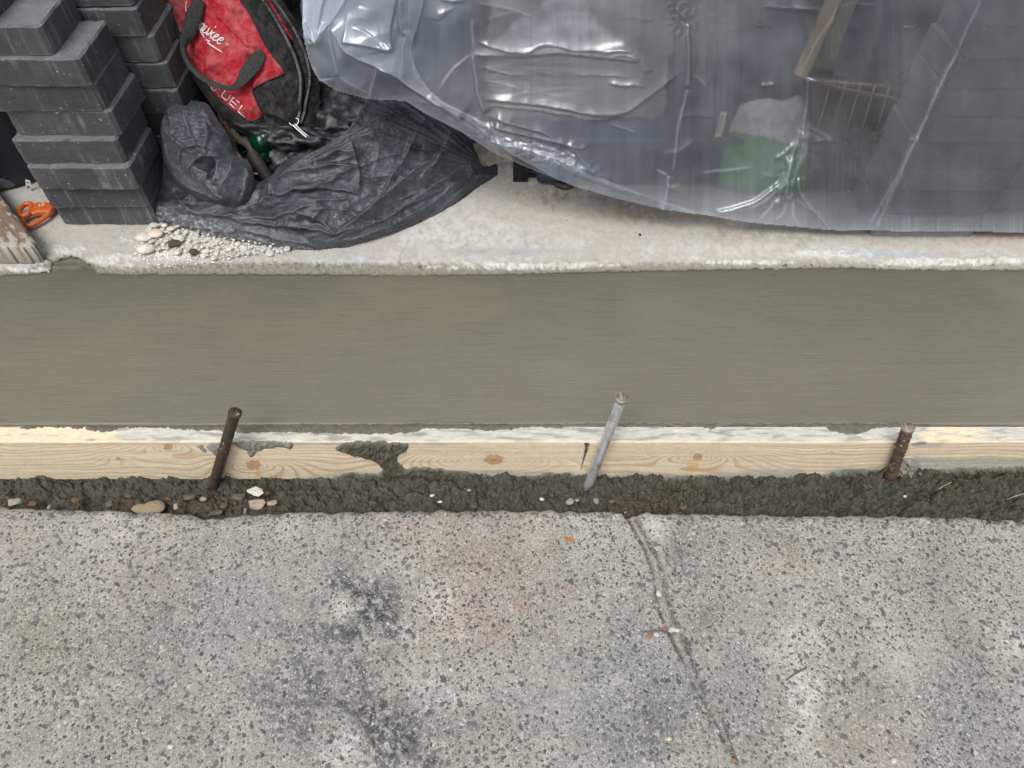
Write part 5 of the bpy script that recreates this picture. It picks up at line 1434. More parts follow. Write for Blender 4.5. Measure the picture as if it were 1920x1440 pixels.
for k in range(len(prof) - 1):
    for s in range(seg): F_.append((k * seg + s, k * seg + (s + 1) % seg, (k + 1) * seg + (s + 1) % seg, (k + 1) * seg + s))
tag(mesh_obj('plastic_bottle', np.array(V_), F_, M_green), 'shiny green plastic bottle base sticking out below the red tool bag', 'bottle')
M_rust = simple('rusty_iron', lin(74, 50, 38), 0.8, 0.4, 60, 0.7, 0.002)
br = thing('iron_bracket', tuple(bp(428, 290)), 'rusty brown iron bracket between the bag neck and the red tool bag', 'bracket')
V_, F_ = prism(bp(np.array([408, 428, 452, 440]), np.array([236, 228, 290, 300]), np.full(4, 0.012)), -PB_.n * 0.006); o = mesh_obj('plate', V_, F_, M_rust, parent=br, smooth=False); bevel(o, 0.001)
btube([(418, 240), (424, 236)], 0.004, 'bolt', M_rust, br, 0.016); btube([(440, 286), (446, 282)], 0.004, 'bolt', M_rust, br, 0.016)
M_hose = simple('brown_rubber', lin(84, 76, 70), 0.75, 0.3, 70, 0.5)
hs_ = thing('hose', tuple(bp(490, 320)), 'grey brown hose end with a dark coupling beside the green bottle', 'hose')
btube([(436, 245), (448, 262), (466, 272), (478, 290)], 0.0085, 'pipe', M_hose, hs_, 0.004)
btube([(474, 288), (482, 302), (490, 314)], 0.0125, 'coupling', simple('dark_coupling', lin(62, 54, 50), 0.7), hs_, 0.006, seg=16)
btube([(488, 312), (498, 328), (510, 345)], 0.0135, 'coupling', simple('dark_brown_coupling', lin(48, 38, 36), 0.75), hs_, 0.006, seg=16)
tag(btube([(449, 308), (452, 302), (458, 301), (464, 310), (470, 322), (480, 328), (490, 330)], 0.0022, 'wire_hook', simple('white_cable', lin(206, 202, 188), 0.5), None, 0.022), 'thin white bent cable lying by the neck of the black bag', 'cable')
# brown embossed rubber grip
PG = Plane(1.30, 1.0)
def gp(u, v, l=0.0): return PG(np.asarray(u, float), np.asarray(v, float)) + l * PG.n
gr_ = thing('trowel_grip', tuple(gp(640, 240)), 'brown embossed rubber grip of a tool under the plastic sheet edge', 'tool')
M_grip = simple('brown_rubber_grip', lin(88, 76, 70), 0.65, 0.3, 90, 0.5, dust=lin(120, 110, 104), dust_amt=0.4)
V_, F_ = prism(gp(np.array([600, 612, 634, 652, 660, 640, 622, 602]), np.array([170, 156, 190, 228, 243, 268, 226, 196])), -PG.n * 0.03); o = mesh_obj('grip', V_, F_, M_grip, parent=gr_, smooth=False); bevel(o, 0.004, 3)
fr = [(606, 180), (618, 178), (652, 232), (650, 240), (641, 239), (606, 188), (606, 180)]
prt = [tube(gp(np.array([a[0], b[0]]), np.array([a[1], b[1]]), 0.0005), 0.0008, 6) for a, b in zip(fr[:-1], fr[1:])]
P = np.array([(644 + 4 * math.cos(a), 229 + 4 * math.sin(a)) for a in np.linspace(0, 6.28, 14)]); prt.append(tube(gp(P[:, 0], P[:, 1], 0.0005), 0.0006, 6))
glyph = dict(S=[[(1, 1), (0, 1), (0, .5), (1, .5), (1, 0), (0, 0)]], P=[[(0, 0), (0, 1), (1, 1), (1, .5), (0, .5)]], A=[[(0, 0), (.5, 1), (1, 0)], [(.2, .4), (.8, .4)]], N=[[(0, 0), (0, 1), (1, 0), (1, 1)]], E=[[(1, 1), (0, 1), (0, 0), (1, 0)], [(0, .5), (.8, .5)]], T=[[(0, 1), (1, 1)], [(.5, 1), (.5, 0)]])
for k, ch in enumerate('SPANSET'):
    a0 = 610 + k * 4.1; b0 = 184 + k * 5.6
    for l in glyph[ch]:
        for p, q in zip(l[:-1], l[1:]):
            f = lambda t: (a0 + t[0] * 2.4 + t[1] * 4.5, b0 + t[0] * 3.4 - t[1] * 2.5)
            a, b = f(p), f(q); prt.append(tube(gp(np.array([a[0], b[0]]), np.array([a[1], b[1]]), 0.0004), 0.00045, 5))
V_, F_ = join(prt); mesh_obj('embossed_frame', V_, F_, M_hose, parent=gr_)
P = smooth_path([(618, 190), (650, 208), (680, 205), (700, 190)], 5); V_, F_ = tube(W(P[:, 0], P[:, 1], 1.43), 0.020, 16)
tag(mesh_obj('terracotta_pipe', V_, F_, simple('terracotta', lin(112, 62, 50), 0.8, 0.3, 30)), 'reddish brown pipe piece behind the embossed grip', 'pipe')
V_, F_ = prism(W(np.array([535, 575, 590, 560, 548]), np.array([42, 5, 60, 82, 72]), 1.56), (0, 0.01, 0)); tag(mesh_obj('olive_board', V_, F_, simple('olive_plastic', lin(84, 84, 64), 0.6, 0.15, 20), smooth=False), 'olive green plate standing behind the zip of the tool bag', 'plate')

# ================================================================== SACKS AND BOXES BEHIND, MOSTLY SEEN THROUGH THE SHEET
def lumpy(name, c, s, mat, seed, label, cat, rnd=0.35, amp=0.02, wr=0.01, cuts=40, col=None, rz=0.0):
    import bmesh
    bm = bmesh.new(); bmesh.ops.create_cube(bm, size=2.0); bmesh.ops.subdivide_edges(bm, edges=bm.edges[:], cuts=cuts, use_grid_fill=True)
    P = np.array([tuple(v.co) for v in bm.verts]); bmv = bm.verts
    sph = P / np.linalg.norm(P, axis=1)[:, None]
    Q = P * (1 - rnd) + sph * rnd * 1.25
    Q = Q * np.asarray(s) / 2
    q = Q / np.mean(s) * 3 + seed
    d = amp * fbm(q[:, 0] + q[:, 2] * 0.7, q[:, 1] + q[:, 2], 3, seed) + wr * (ridged(q[:, 0] * 1.5 + q[:, 1], q[:, 2] * 2.2 + q[:, 1], 3, seed + 3) - 0.9)
    Q = Q + sph * d[:, None]
    ca, sa = math.cos(rz), math.sin(rz)
    Q = np.stack([Q[:, 0] * ca - Q[:, 1] * sa, Q[:, 0] * sa + Q[:, 1] * ca, Q[:, 2]], 1)
    Q = Q + np.asarray(c) + np.array([0, 0, s[2] / 2]); Q[:, 2] = np.maximum(Q[:, 2], c[2] + 0.001)
    F_ = [tuple(v.index for v in f.verts) for f in bm.faces]; bm.free()
    o = mesh_obj(name, Q, np.array(F_), mat, cols=np.tile(col if col is not None else lin(40, 42, 48), (len(Q), 1)))
    return tag(o, label, cat)
M_film2 = film_mat('black_sack_film', dusty=0.2)
lumpy('rubble_sack', (-0.52, 1.72, 0), (0.55, 0.34, 0.42), M_film2, 3, 'black rubble sack added to keep the gap behind the red tool bag dark', 'sack', col=lin(22, 23, 25))  # backdrop sack, added to keep the gap dark
lumpy('rubble_sack', (-0.24, 1.60, 0), (0.34, 0.34, 0.42), M_film2, 5, 'slate blue sack under the left part of the plastic sheet', 'sack', rnd=0.2, col=lin(74, 84, 104), wr=0.006)
lumpy('rubble_sack', (0.62, 1.66, 0), (0.60, 0.40, 0.48), M_film2, 8, 'dark sack under the upper right part of the plastic sheet', 'sack', col=lin(44, 52, 64))
lumpy('rubble_sack', (0.16, 1.78, 0), (0.60, 0.30, 0.44), M_film2, 9, 'dark sack added as a backdrop under the middle of the plastic sheet', 'sack', col=lin(40, 46, 58))  # added filler, hides the pale yard behind with a dark backdrop
lumpy('cement_bag', (0.13, 1.47, 0.119), (0.35, 0.28, 0.17), simple('grey_paper', lin(112, 106, 104), 0.85, 0.12, 12, 0.4, 0.002), 12, 'grey brown paper bag lying on the navy box under the sheet', 'bag', rnd=0.15, amp=0.012, wr=0.004)
nbx = thing('storage_box', (0.18, 1.43, 0), 'navy plastic storage box with a tan label under the middle of the plastic sheet', 'storage box')
V_, F_ = box((0.25, 1.395, 0.0575), (0.40, 0.24, 0.105)); o = mesh_obj('body', V_, F_, simple('navy_box_plastic', lin(42, 52, 74), 0.4, 0.15, 20), parent=nbx, smooth=False); bevel(o, 0.012, 4)
V_, F_ = box((0.25, 1.395, 0.113), (0.42, 0.262, 0.012)); o = mesh_obj('rim', V_, F_, simple('navy_box_rim', lin(50, 60, 82), 0.4, 0.15, 20), parent=nbx, smooth=False); bevel(o, 0.004, 3)
a = W(1352, 234, 1.285)
V_, F_ = prism(W(np.array([1351, 1364, 1353, 1339]), np.array([210, 210, 257, 257]), 1.205), (0, 0.001, 0)); o = mesh_obj('paper_label', V_, F_, simple('tan_label', lin(186, 172, 144), 0.7, 0.12, 60), smooth=False)
tag(o, 'narrow tan paper label hanging inside the plastic sheet above the green bag', 'label')
prt = [tube(W(np.array([1351 - k * 1.4, 1351 - k * 1.4 + 5]), np.array([218 + k * 4.2, 218 + k * 4.2]), 1.2045), 0.0006, 5) for k in range(8)]
V_, F_ = join(prt); OFF[o.name] = np.array(o.location); mesh_obj('print', V_, F_, M_blk, parent=o)
lumpy('black_cloth', (-0.40, 1.39, 0), (0.30, 0.20, 0.13), M_film2, 17, 'black cloth bundle under the tool bag and the brown grip', 'cloth', col=lin(24, 25, 27), wr=0.014)
# compost bag, white above green
def cb_surf():
    return Plane(1.235, 2.2)
cbag = thing('compost_bag', tuple(G(1450, 365)), 'white and green plastic bag standing under the sheet beside the gathered folds', 'bag')
def cbd(U, V, S): return 0.03 * (1 - np.exp(-allS2(U, V) / 22)) + 0.004 * fbm(U / 30, V / 20, 3, 6)
CBA = [(1345, 345), (1352, 290), (1372, 230), (1390, 196), (1432, 184), (1470, 188), (1500, 178), (1518, 220), (1516, 300), (1508, 352), (1450, 362), (1390, 356)]
_cp2 = smooth_path(CBA + [CBA[0]], 5)[:-1]
def allS2(U, V): return np.maximum(sdf(U, V, _cp2), 0)
patch('white_part', [(1366, 246), (1372, 230), (1390, 196), (1432, 184), (1470, 188), (1500, 178), (1518, 220), (1517, 282), (1470, 266), (1420, 252)], cb_surf(), simple('white_bag_plastic', lin(170, 168, 164), 0.4, 0.1), cbag, disp=cbd, back=0.05, smooth=3)
patch('green_part', [(1345, 345), (1352, 290), (1366, 245), (1420, 251), (1470, 265), (1517, 281), (1516, 300), (1508, 352), (1450, 362), (1390, 356)], cb_surf(), simple('green_bag_plastic', lin(70, 124, 62), 0.4, 0.15), cbag, disp=cbd, back=0.05, smooth=3)
# rusty grille, laths, heather
gl_ = thing('metal_grille', (0.62, 1.30, 0.10), 'rusty brown metal grille leaning under the sheet left of the paver columns', 'grille')
V_, F_ = prism(W(np.array([1522, 1700, 1690, 1600, 1520]), np.array([152, 172, 262, 278, 268]), 1.30), (0, 0.02, 0)); mesh_obj('backing', V_, F_, simple('rust_panel', lin(70, 48, 40), 0.85, 0.35, 30), parent=gl_, smooth=False)
M_bar = simple('grille_bar', lin(132, 112, 100), 0.6, 0.2, 60)
for k in range(7):
    p = W(np.array([1560 + k * 27, 1520 + k * 27]), np.array([150 + k * 3, 285 + k * 2]), 1.292); V_, F_ = tube(p, 0.0022, 8); mesh_obj('bar', V_, F_, M_bar, parent=gl_)
P = smooth_path([(1522, 150), (1600, 170), (1680, 185), (1708, 205), (1712, 270)], 5); V_, F_ = tube(W(P[:, 0], P[:, 1], 1.29), 0.003, 8); mesh_obj('rim', V_, F_, M_bar, parent=gl_)
P = smooth_path([(1522, 290), (1600, 268), (1640, 250), (1700, 235)], 5); V_, F_ = tube(W(P[:, 0], P[:, 1], 1.29), 0.003, 8); mesh_obj('rim', V_, F_, M_bar, parent=gl_)
lumpy('rubble_sack', (0.655, 1.34, 0), (0.26, 0.16, 0.12), M_film2, 14, 'dark crumpled sack below the rusty grille under the sheet', 'sack', col=lin(56, 54, 52))
def lath(uv, Y, wd, col, label):
    (a, b), (c, d) = uv; p0, p1 = W(a, b, Y), W(c, d, Y + 0.05); t = (p1 - p0) / np.linalg.norm(p1 - p0); s_ = np.cross(t, [0, 1, 0]); s_ /= np.linalg.norm(s_)
    V_, F_ = box((p0 + p1) / 2, (wd, np.linalg.norm(p1 - p0), 0.014), [s_, t, np.cross(s_, t)]); o = mesh_obj('timber_lath', V_, F_, simple('lath_' + label[:4], col, 0.8, 0.2, 30), smooth=False); bevel(o, 0.001); return tag(o, label, 'lath')
lath(((1500, 142), (1590, -60)), 1.235, 0.022, lin(164, 142, 110), 'tan timber lath slanting up under the plastic sheet')
lath(((1542, 128), (1614, -60)), 1.26, 0.026, lin(104, 104, 82), 'olive weathered lath slanting beside the tan one under the sheet')
# heather with pinkish flowers
hp = thing('heather_plant', tuple(W(1310, 60, 1.42)), 'pinkish grey heather plant pressed against the sheet at the top', 'plant')
r = np.random.default_rng(8); V_, F_, C_ = [], [], []; kk = 0; B_, BF, nb_ = [], [], 0
for k in range(9000):
    th, ph = r.uniform(0, 6.28), r.uniform(0, 1)
    c0 = W(1320, 15, 1.44) + np.array([r.normal(0, 0.05), r.normal(0, 0.03), r.normal(0, 0.03)])
    if c0[1] < 1.12 + 0.35 * c0[2] + 0.03: continue
    s_ = r.uniform(0.0012, 0.0032); q = r.normal(size=(4, 3)) * s_ + c0
    V_.append(q); F_.append([(kk, kk + 1, kk + 2), (kk, kk + 2, kk + 3)]); kk += 4
    C_.append(np.tile(lin(138, 104, 112) if r.uniform() < 0.5 else lin(112, 106, 96), (4, 1)))
o = mesh_obj('foliage', np.vstack(V_), np.vstack(F_), M_attr('heather', 300, 0.2), parent=hp, cols=np.vstack(C_)); o['kind'] = 'stuff'
tws = [tube([W(1320, 40, 1.47) + np.array([0, 0, -0.12]), W(1320, 15, 1.44) + r.normal(size=3) * 0.05], 0.0015, 5) for k in range(26)]
V_, F_ = join(tws); o = mesh_obj('twigs', V_, F_, M_twig, parent=hp)
# black ribbed plastic foot peeping out under the hem
ft = thing('case_foot_moulding', tuple(G(1010, 345)), 'black ribbed plastic foot of a tool case peeping out under the sheet hem', 'case foot')
M_bp = simple('black_moulded_plastic', lin(30, 31, 31), 0.4, 0.3, 60, 0.3, dust=lin(110, 110, 106), dust_amt=0.35)
y_ = float(G(980, 338)[1]); xa = float(G(962, 338)[0]); xb = float(G(990, 338)[0]); xc = float(G(1035, 340)[0])
V_, F_ = join([box(((xa + xb) / 2, y_ + 0.03, 0.019), (xb - xa, 0.05, 0.036)), box((xa + 0.0012, y_ + 0.002, 0.019), (0.0024, 0.012, 0.038)), box(((xa + xb) / 2, y_ + 0.002, 0.019), (0.0024, 0.012, 0.038)), box((xb - 0.0012, y_ + 0.002, 0.019), (0.0024, 0.012, 0.038)), box(((xa + xb) / 2, y_ - 0.001, 0.0025), (xb - xa, 0.012, 0.003))])
mesh_obj('ribbed_block', V_, F_, M_bp, parent=ft, smooth=False)
V_, F_ = join([box(((xb + xc) / 2 + 0.03, y_ + 0.012, 0.004), (xc - xb + 0.10, 0.008, 0.006)), box(((xb + xc) / 2 + 0.03, y_ + 0.03, 0.022), (xc - xb + 0.10, 0.01, 0.03))]); mesh_obj('crossbar', V_, F_, M_bp, parent=ft, smooth=False)
P = smooth_path([(1036, 334), (1044, 345), (1060, 350), (1072, 346), (1080, 338)], 5); V_, F_ = tube(G(P[:, 0], P[:, 1], 0.008), 0.006, 12); mesh_obj('rubber_pad', V_, F_, M_bp, parent=ft)

# ================================================================== CLEAR PLASTIC SHEET
class SheetSurf:
    def __init__(self, off=0.0): self.off = off; n = np.array([0, -1.0, 0.30]); self.n = n / np.linalg.norm(n)
    def __call__(self, U, V):
        d = rays(U, V); k = sstep(1480, 1690, U)
        L = 0.35 * (1 - k); y0 = 1.112 * (1 - k) + 1.108 * k - self.off
        t = (y0 + CAMH * L) / (d[..., 1] - L * d[..., 2])
        return CAM + d * t[..., None]
SH = [(540, -330), (566, -60), (568, 30), (569, 60), (574, 90), (582, 120), (600, 150), (632, 170), (690, 186), (760, 190), (800, 215), (870, 250), (930, 289), (1000, 320), (1080, 352), (1160, 374), (1240, 393), (1320, 404), (1440, 420), (1560, 431),
      (1640, 433), (1800, 434), (1960, 437), (2260, 442), (2400, -330)]
sh_cr = [
    ([(735, 96), (732, 60), (745, -10)], 0.016, 3, 10, 0.06), ([(735, 96), (700, 86), (640, 76)], 0.014, 9, 2.5, 0.06), ([(735, 96), (690, 62), (655, 52)], 0.008, 5, 5),
    ([(748, -20), (750, 55), (762, 66), (752, 92), (755, 152)], 0.010, 3, 5, 0.1), ([(770, -20), (770, 60), (775, 120), (782, 160)], 0.004, 4, 4),
    ([(592, 80), (600, 40), (612, -20)], 0.012, 3, 7, 0.1), ([(592, 80), (578, 52), (570, 40)], 0.012, 4, 4, 0.05), ([(592, 80), (604, 62), (616, 46)], 0.014, 3, 3, 0.05),
    ([(634, 144), (626, 100), (616, 50)], 0.011, 2.5, 9, 0.06), ([(634, 144), (660, 160), (700, 182)], 0.006, 4, 4), ([(634, 144), (600, 150), (588, 120)], 0.005, 5, 5), ([(705, 126), (700, 155), (692, 188)], 0.012, 2.2, 10, 0.05),
    ([(616, 46), (640, 84), (655, 100), (735, 140), (790, 178), (870, 228)], 0.014, 2.2, 12, 0.05),
    ([(884, 30), (884, 60), (886, 100)], 0.007, 2, 4), ([(884, 102), (896, 170), (908, 214)], 0.010, 2, 7, 0.08), ([(886, 100), (850, 130), (820, 170)], 0.005, 5, 5),
    ([(880, 104), (940, 104), (1000, 102), (1060, 98), (1110, 104), (1200, 113)], 0.012, 2.2, 14, 0.04),
    ([(893, 78), (930, 92), (985, 98), (1020, 84), (1080, 92), (1150, 96), (1188, 94)], 0.011, 3, 6, 0.08), ([(1120, 100), (1160, 94), (1190, 98)], 0.010, 3, 5), ([(1140, 108), (1165, 102), (1200, 110)], 0.010, 3, 4),
    ([(895, 124), (950, 138), (1000, 140)], 0.006, 3, 5), ([(1070, 138), (1130, 140), (1188, 144)], 0.006, 2, 5), ([(900, 152), (950, 160), (980, 172)], 0.005, 3, 5),
    ([(900, 186), (960, 190), (1040, 200), (1110, 212), (1170, 208), (1230, 168), (1280, 130)], 0.014, 4, 13, 0.12), ([(905, 196), (1000, 205), (1060, 214), (1120, 222), (1180, 212)], 0.012, 3, 7), 
    ([(910, 216), (960, 232), (1020, 248), (1046, 264)], 0.012, 3, 8), ([(880, 220), (905, 236), (980, 262), (1060, 290)], 0.010, 3, 10, 0.1),
    ([(1135, 154), (1170, 160), (1190, 158), (1212, 164)], 0.010, 3, 4), ([(1140, 232), (1170, 242), (1195, 250)], 0.008, 3, 4),
    ([(915, 262), (916, 245), (924, 232)], 0.012, 2, 3), ([(920, 236), (975, 250), (1040, 264), (1070, 276), (1096, 306), (1092, 320)], 0.016, 3, 9, 0.06), ([(916, 262), (980, 278), (1050, 300), (1090, 322)], 0.012, 5, 3, 0.06),
    ([(1062, 286), (1078, 296), (1074, 308), (1064, 300)], 0.012, 2, 3), ([(1100, 300), (1110, 318), (1128, 314)], 0.012, 2, 4), ([(1060, 268), (1085, 276), (1104, 272)], 0.010, 3, 4),
    ([(920, 268), (932, 288), (940, 292)], 0.008, 2, 3), ([(870, 215), (930, 250), (1000, 285), (1090, 330), (1200, 365), (1300, 382)], 0.007, 5, 9),
    ([(1290, 40), (1288, 110), (1287, 168)], 0.010, 3, 3, 0.08), ([(1287, 168), (1272, 240), (1262, 320)], 0.007, 1.6, 3, 0.03), ([(1254, 330), (1250, 360), (1243, 396)], 0.010, 2, 3, 0.05), ([(1254, 330), (1240, 324), (1230, 318)], 0.006, 2, 3),
    ([(1240, 288), (1270, 284), (1290, 272), (1306, 262)], 0.008, 2, 3), ([(1296, 140), (1312, 150), (1328, 166)], 0.006, 2, 4), ([(1250, 350), (1262, 352), (1276, 346)], 0.005, 2, 2),
    ([(1512, 146), (1511, 190), (1506, 230), (1498, 262)], 0.014, 2, 4, 0.04), ([(1500, 240), (1486, 280), (1478, 310), (1470, 340), (1452, 355)], 0.010, 2, 4, 0.08), ([(1506, 245), (1500, 290), (1488, 330), (1480, 350)], 0.009, 2, 3, 0.08),
    ([(1510, 240), (1508, 285), (1496, 320)], 0.008, 2, 3), ([(1496, 258), (1470, 285), (1450, 298)], 0.009, 2, 3), ([(1474, 290), (1476, 320), (1466, 336), (1450, 350), (1410, 376), (1342, 398)], 0.014, 3, 9, 0.05), ([(1466, 345), (1430, 375), (1390, 392)], 0.008, 3, 6),
    ([(1476, 330), (1472, 352), (1474, 376)], 0.012, 2, 3), ([(1486, 358), (1478, 372), (1474, 366)], 0.010, 2, 2), ([(1462, 372), (1448, 380)], 0.010, 2, 3), ([(1494, 330), (1500, 360), (1520, 392), (1558, 432)], 0.012, 2, 4, 0.06),
    ([(1486, 372), (1500, 380), (1512, 388), (1530, 400)], 0.008, 2, 4), ([(1486, 370), (1486, 400), (1500, 428)], 0.006, 2, 4), ([(1472, 378), (1468, 400), (1448, 414)], 0.006, 2, 5), ([(1462, 360), (1440, 392), (1414, 416)], 0.006, 2, 5), ([(1512, 148), (1580, 155), (1680, 162)], 0.006, 2, 4),
    ([(1846, -60), (1836, 0), (1800, 76), (1792, 96), (1745, 190), (1716, 255), (1680, 340), (1638, 434)], 0.010, 2, 7, 0.03), ([(1792, 96), (1765, 150), (1720, 250), (1660, 370), (1620, 434)], 0.007, 8, 8, 0.1),
    ([(1700, 256), (1712, 260), (1720, 252)], 0.010, 3, 3), ([(1520, 266), (1545, 260), (1562, 266)], 0.012, 3, 5), ([(1420, 162), (1440, 160), (1456, 158)], 0.010, 3, 3), ([(1425, 10), (1480, 16), (1550, 18)], 0.012, 4, 7), ([(1570, 18), (1590, 8), (1650, 8)], 0.006, 2, 3),
    ([(1690, 52), (1704, 52), (1716, 54)], 0.006, 2, 3), ([(815, 30), (835, 22), (856, 14)], 0.010, 4, 6), ([(822, 40), (826, 30), (840, 26)], 0.010, 4, 4), ([(820, -4), (850, 3), (880, 0)], 0.012, 4, 6), ([(760, 190), (840, 200), (900, 232)], 0.006, 4, 8), ([(800, 178), (812, 190), (822, 204)], 0.004, 2, 4),
    ([(1500, 140), (1530, 80), (1558, 40), (1572, 0)], 0.005, 3, 4), ([(1425, 325), (1455, 330), (1480, 318)], 0.004, 2, 4), ([(1420, 312), (1360, 322), (1310, 324)], 0.004, 3, 4), ([(905, 40), (960, 26), (1010, 34)], 0.005, 3, 6), ([(890, 6), (960, 20), (1005, 36)], 0.007, 3, 5)]
sh_cr2 = [(c[0], c[1] * (0.30 if c[1] < 0.0085 else 0.42 if c[1] < 0.0125 else 0.58), (1.5 if c[2] <= c[3] else c[2] * 2.0), (1.5 if c[3] < c[2] else c[3] * 2.0)) + tuple(c[4:]) for c in sh_cr]
_rc = np.random.default_rng(77)
for _k in range(34):
    a0, b0 = _rc.uniform(590, 1900), _rc.uniform(0, 425)
    if b0 > np.interp(a0, [600, 760, 930, 1080, 1240, 1440, 1640], [140, 185, 280, 345, 388, 415, 430]): continue
    an = _rc.choice([_rc.normal(0.1, 0.25), _rc.normal(1.5, 0.2) if a0 < 1400 else _rc.normal(2.05, 0.12)])
    ln = _rc.uniform(18, 90)
    sh_cr2.append(([(a0, b0), (a0 + ln * 0.5 * math.cos(an) + _rc.normal(0, 3), b0 + ln * 0.5 * math.sin(an) + _rc.normal(0, 3)), (a0 + ln * math.cos(an), b0 + ln * math.sin(an))], _rc.uniform(0.0004, 0.0014), 1.3, _rc.uniform(6, 16)))
def sh_disp(U, V, S):
    wu = U + 2.5 * fbm(U / 70, V / 70, 2, 61); wv_ = V + 2.5 * fbm(U / 70, V / 70, 2, 62)
    d = creases(wu, wv_, sh_cr2)
    d += 0.007 * fbm(U / 210, V / 260, 2, 51) * (1 - 0.8 * sstep(1500, 1700, U))
    vert = U + np.interp(U, [1350, 1500, 1920], [0, 0.35, 0.62]) * (V - 200)
    d += (0.0005 * (ridged(vert / 60, V / 420, 2, 52) - 0.9) + 0.00007 * fbm(vert / 9, V / 300, 2, 53))
    box_ = np.exp(-(((U - 1010) / 100) ** 2 + ((V - 285 - (U - 1010) * 0.32) / 20) ** 2) ** 2)
    d += box_ * 0.0040 * fbm(U / 14, V / 9, 3, 54)
    cr = np.exp(-(((U - 985) / 110) ** 2 + ((V - 150) / 60) ** 2) ** 2); d += cr * 0.0008 * (ridged(U / 160, V / 24, 2, 56) - 0.9)
    gath = np.exp(-(((U - 1492) / 45) ** 2 + ((V - 330) / 60) ** 2)); d += gath * 0.0030 * (ridged(U / 11, V / 70, 2, 57) - 0.9)
    tr = np.exp(-(((U - 1275) / 22) ** 2 + ((V - 30) / 40) ** 2)); d += tr * 0.0020 * fbm(U / 8, V / 12, 3, 58)
    upl = np.exp(-(((U - 660) / 100) ** 2 + ((V - 60) / 90) ** 2) ** 2); d += upl * 0.003 * (ridged(U / 120 + V / 160, V / 130, 1, 59) - 0.9)
    return np.minimum(d, 0.03)
MID = [(616, 46), (655, 100), (735, 141), (790, 178), (840, 205), (880, 228), (925, 262), (960, 290), (1010, 318), (1080, 350), (1240, 391), (1310, 402), (1230, 372), (1130, 335), (1040, 300), (960, 262), (900, 225), (830, 190), (790, 150), (770, 90), (790, 20), (800, -120), (640, -120), (636, 10)]
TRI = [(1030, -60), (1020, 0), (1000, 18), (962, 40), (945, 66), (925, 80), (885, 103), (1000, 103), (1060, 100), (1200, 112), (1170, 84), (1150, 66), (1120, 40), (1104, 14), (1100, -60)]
UPL = [(566, -60), (570, 60), (592, 82), (616, 46), (652, -10), (660, -60)]
_pb = np.array([(760, 168), (830, 196), (925, 232), (1000, 262), (1060, 275), (1096, 306), (1130, 322), (1090, 330), (1000, 296), (915, 262), (840, 222)], float)
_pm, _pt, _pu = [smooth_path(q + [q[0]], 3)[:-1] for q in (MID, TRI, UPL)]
def sh_milk_sheen(U, V, S):
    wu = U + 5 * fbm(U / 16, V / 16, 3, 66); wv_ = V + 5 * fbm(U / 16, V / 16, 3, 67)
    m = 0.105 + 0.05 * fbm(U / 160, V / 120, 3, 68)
    m += 0.22 * sstep(-8, 14, sdf(wu, wv_, _pt)) * (0.8 + 0.5 * fbm(U / 40, V / 30, 3, 88)) + 0.10 * sstep(-1, 4, sdf(U, V, _pm)) + 0.26 * sstep(-1, 2, sdf(U, V, _pu))  # triangle term: sky reflection painted in as whiter film
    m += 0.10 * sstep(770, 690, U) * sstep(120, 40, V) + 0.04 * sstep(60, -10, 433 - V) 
    m += 0.13 * (1 - sstep(820, 900, U)) * sstep(170, 20, V + 0.2 * (U - 700)) * (0.8 + 0.8 * fbm(U / 70, V / 90, 2, 93))  # bright facets, here and next line, painted in as whiter film
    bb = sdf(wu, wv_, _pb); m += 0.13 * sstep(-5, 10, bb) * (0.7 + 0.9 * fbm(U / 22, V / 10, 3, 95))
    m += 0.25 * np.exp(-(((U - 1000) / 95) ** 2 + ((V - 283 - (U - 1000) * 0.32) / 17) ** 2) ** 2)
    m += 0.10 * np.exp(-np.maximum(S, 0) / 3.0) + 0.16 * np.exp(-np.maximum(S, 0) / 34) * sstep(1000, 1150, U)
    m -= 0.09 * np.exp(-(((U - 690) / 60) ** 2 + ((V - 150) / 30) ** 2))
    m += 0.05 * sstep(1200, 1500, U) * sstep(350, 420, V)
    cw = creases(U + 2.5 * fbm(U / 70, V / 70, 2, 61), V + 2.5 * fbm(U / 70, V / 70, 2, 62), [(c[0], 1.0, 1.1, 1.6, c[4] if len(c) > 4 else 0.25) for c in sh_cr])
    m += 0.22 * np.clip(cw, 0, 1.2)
    return np.clip(m, 0.02, 0.75)
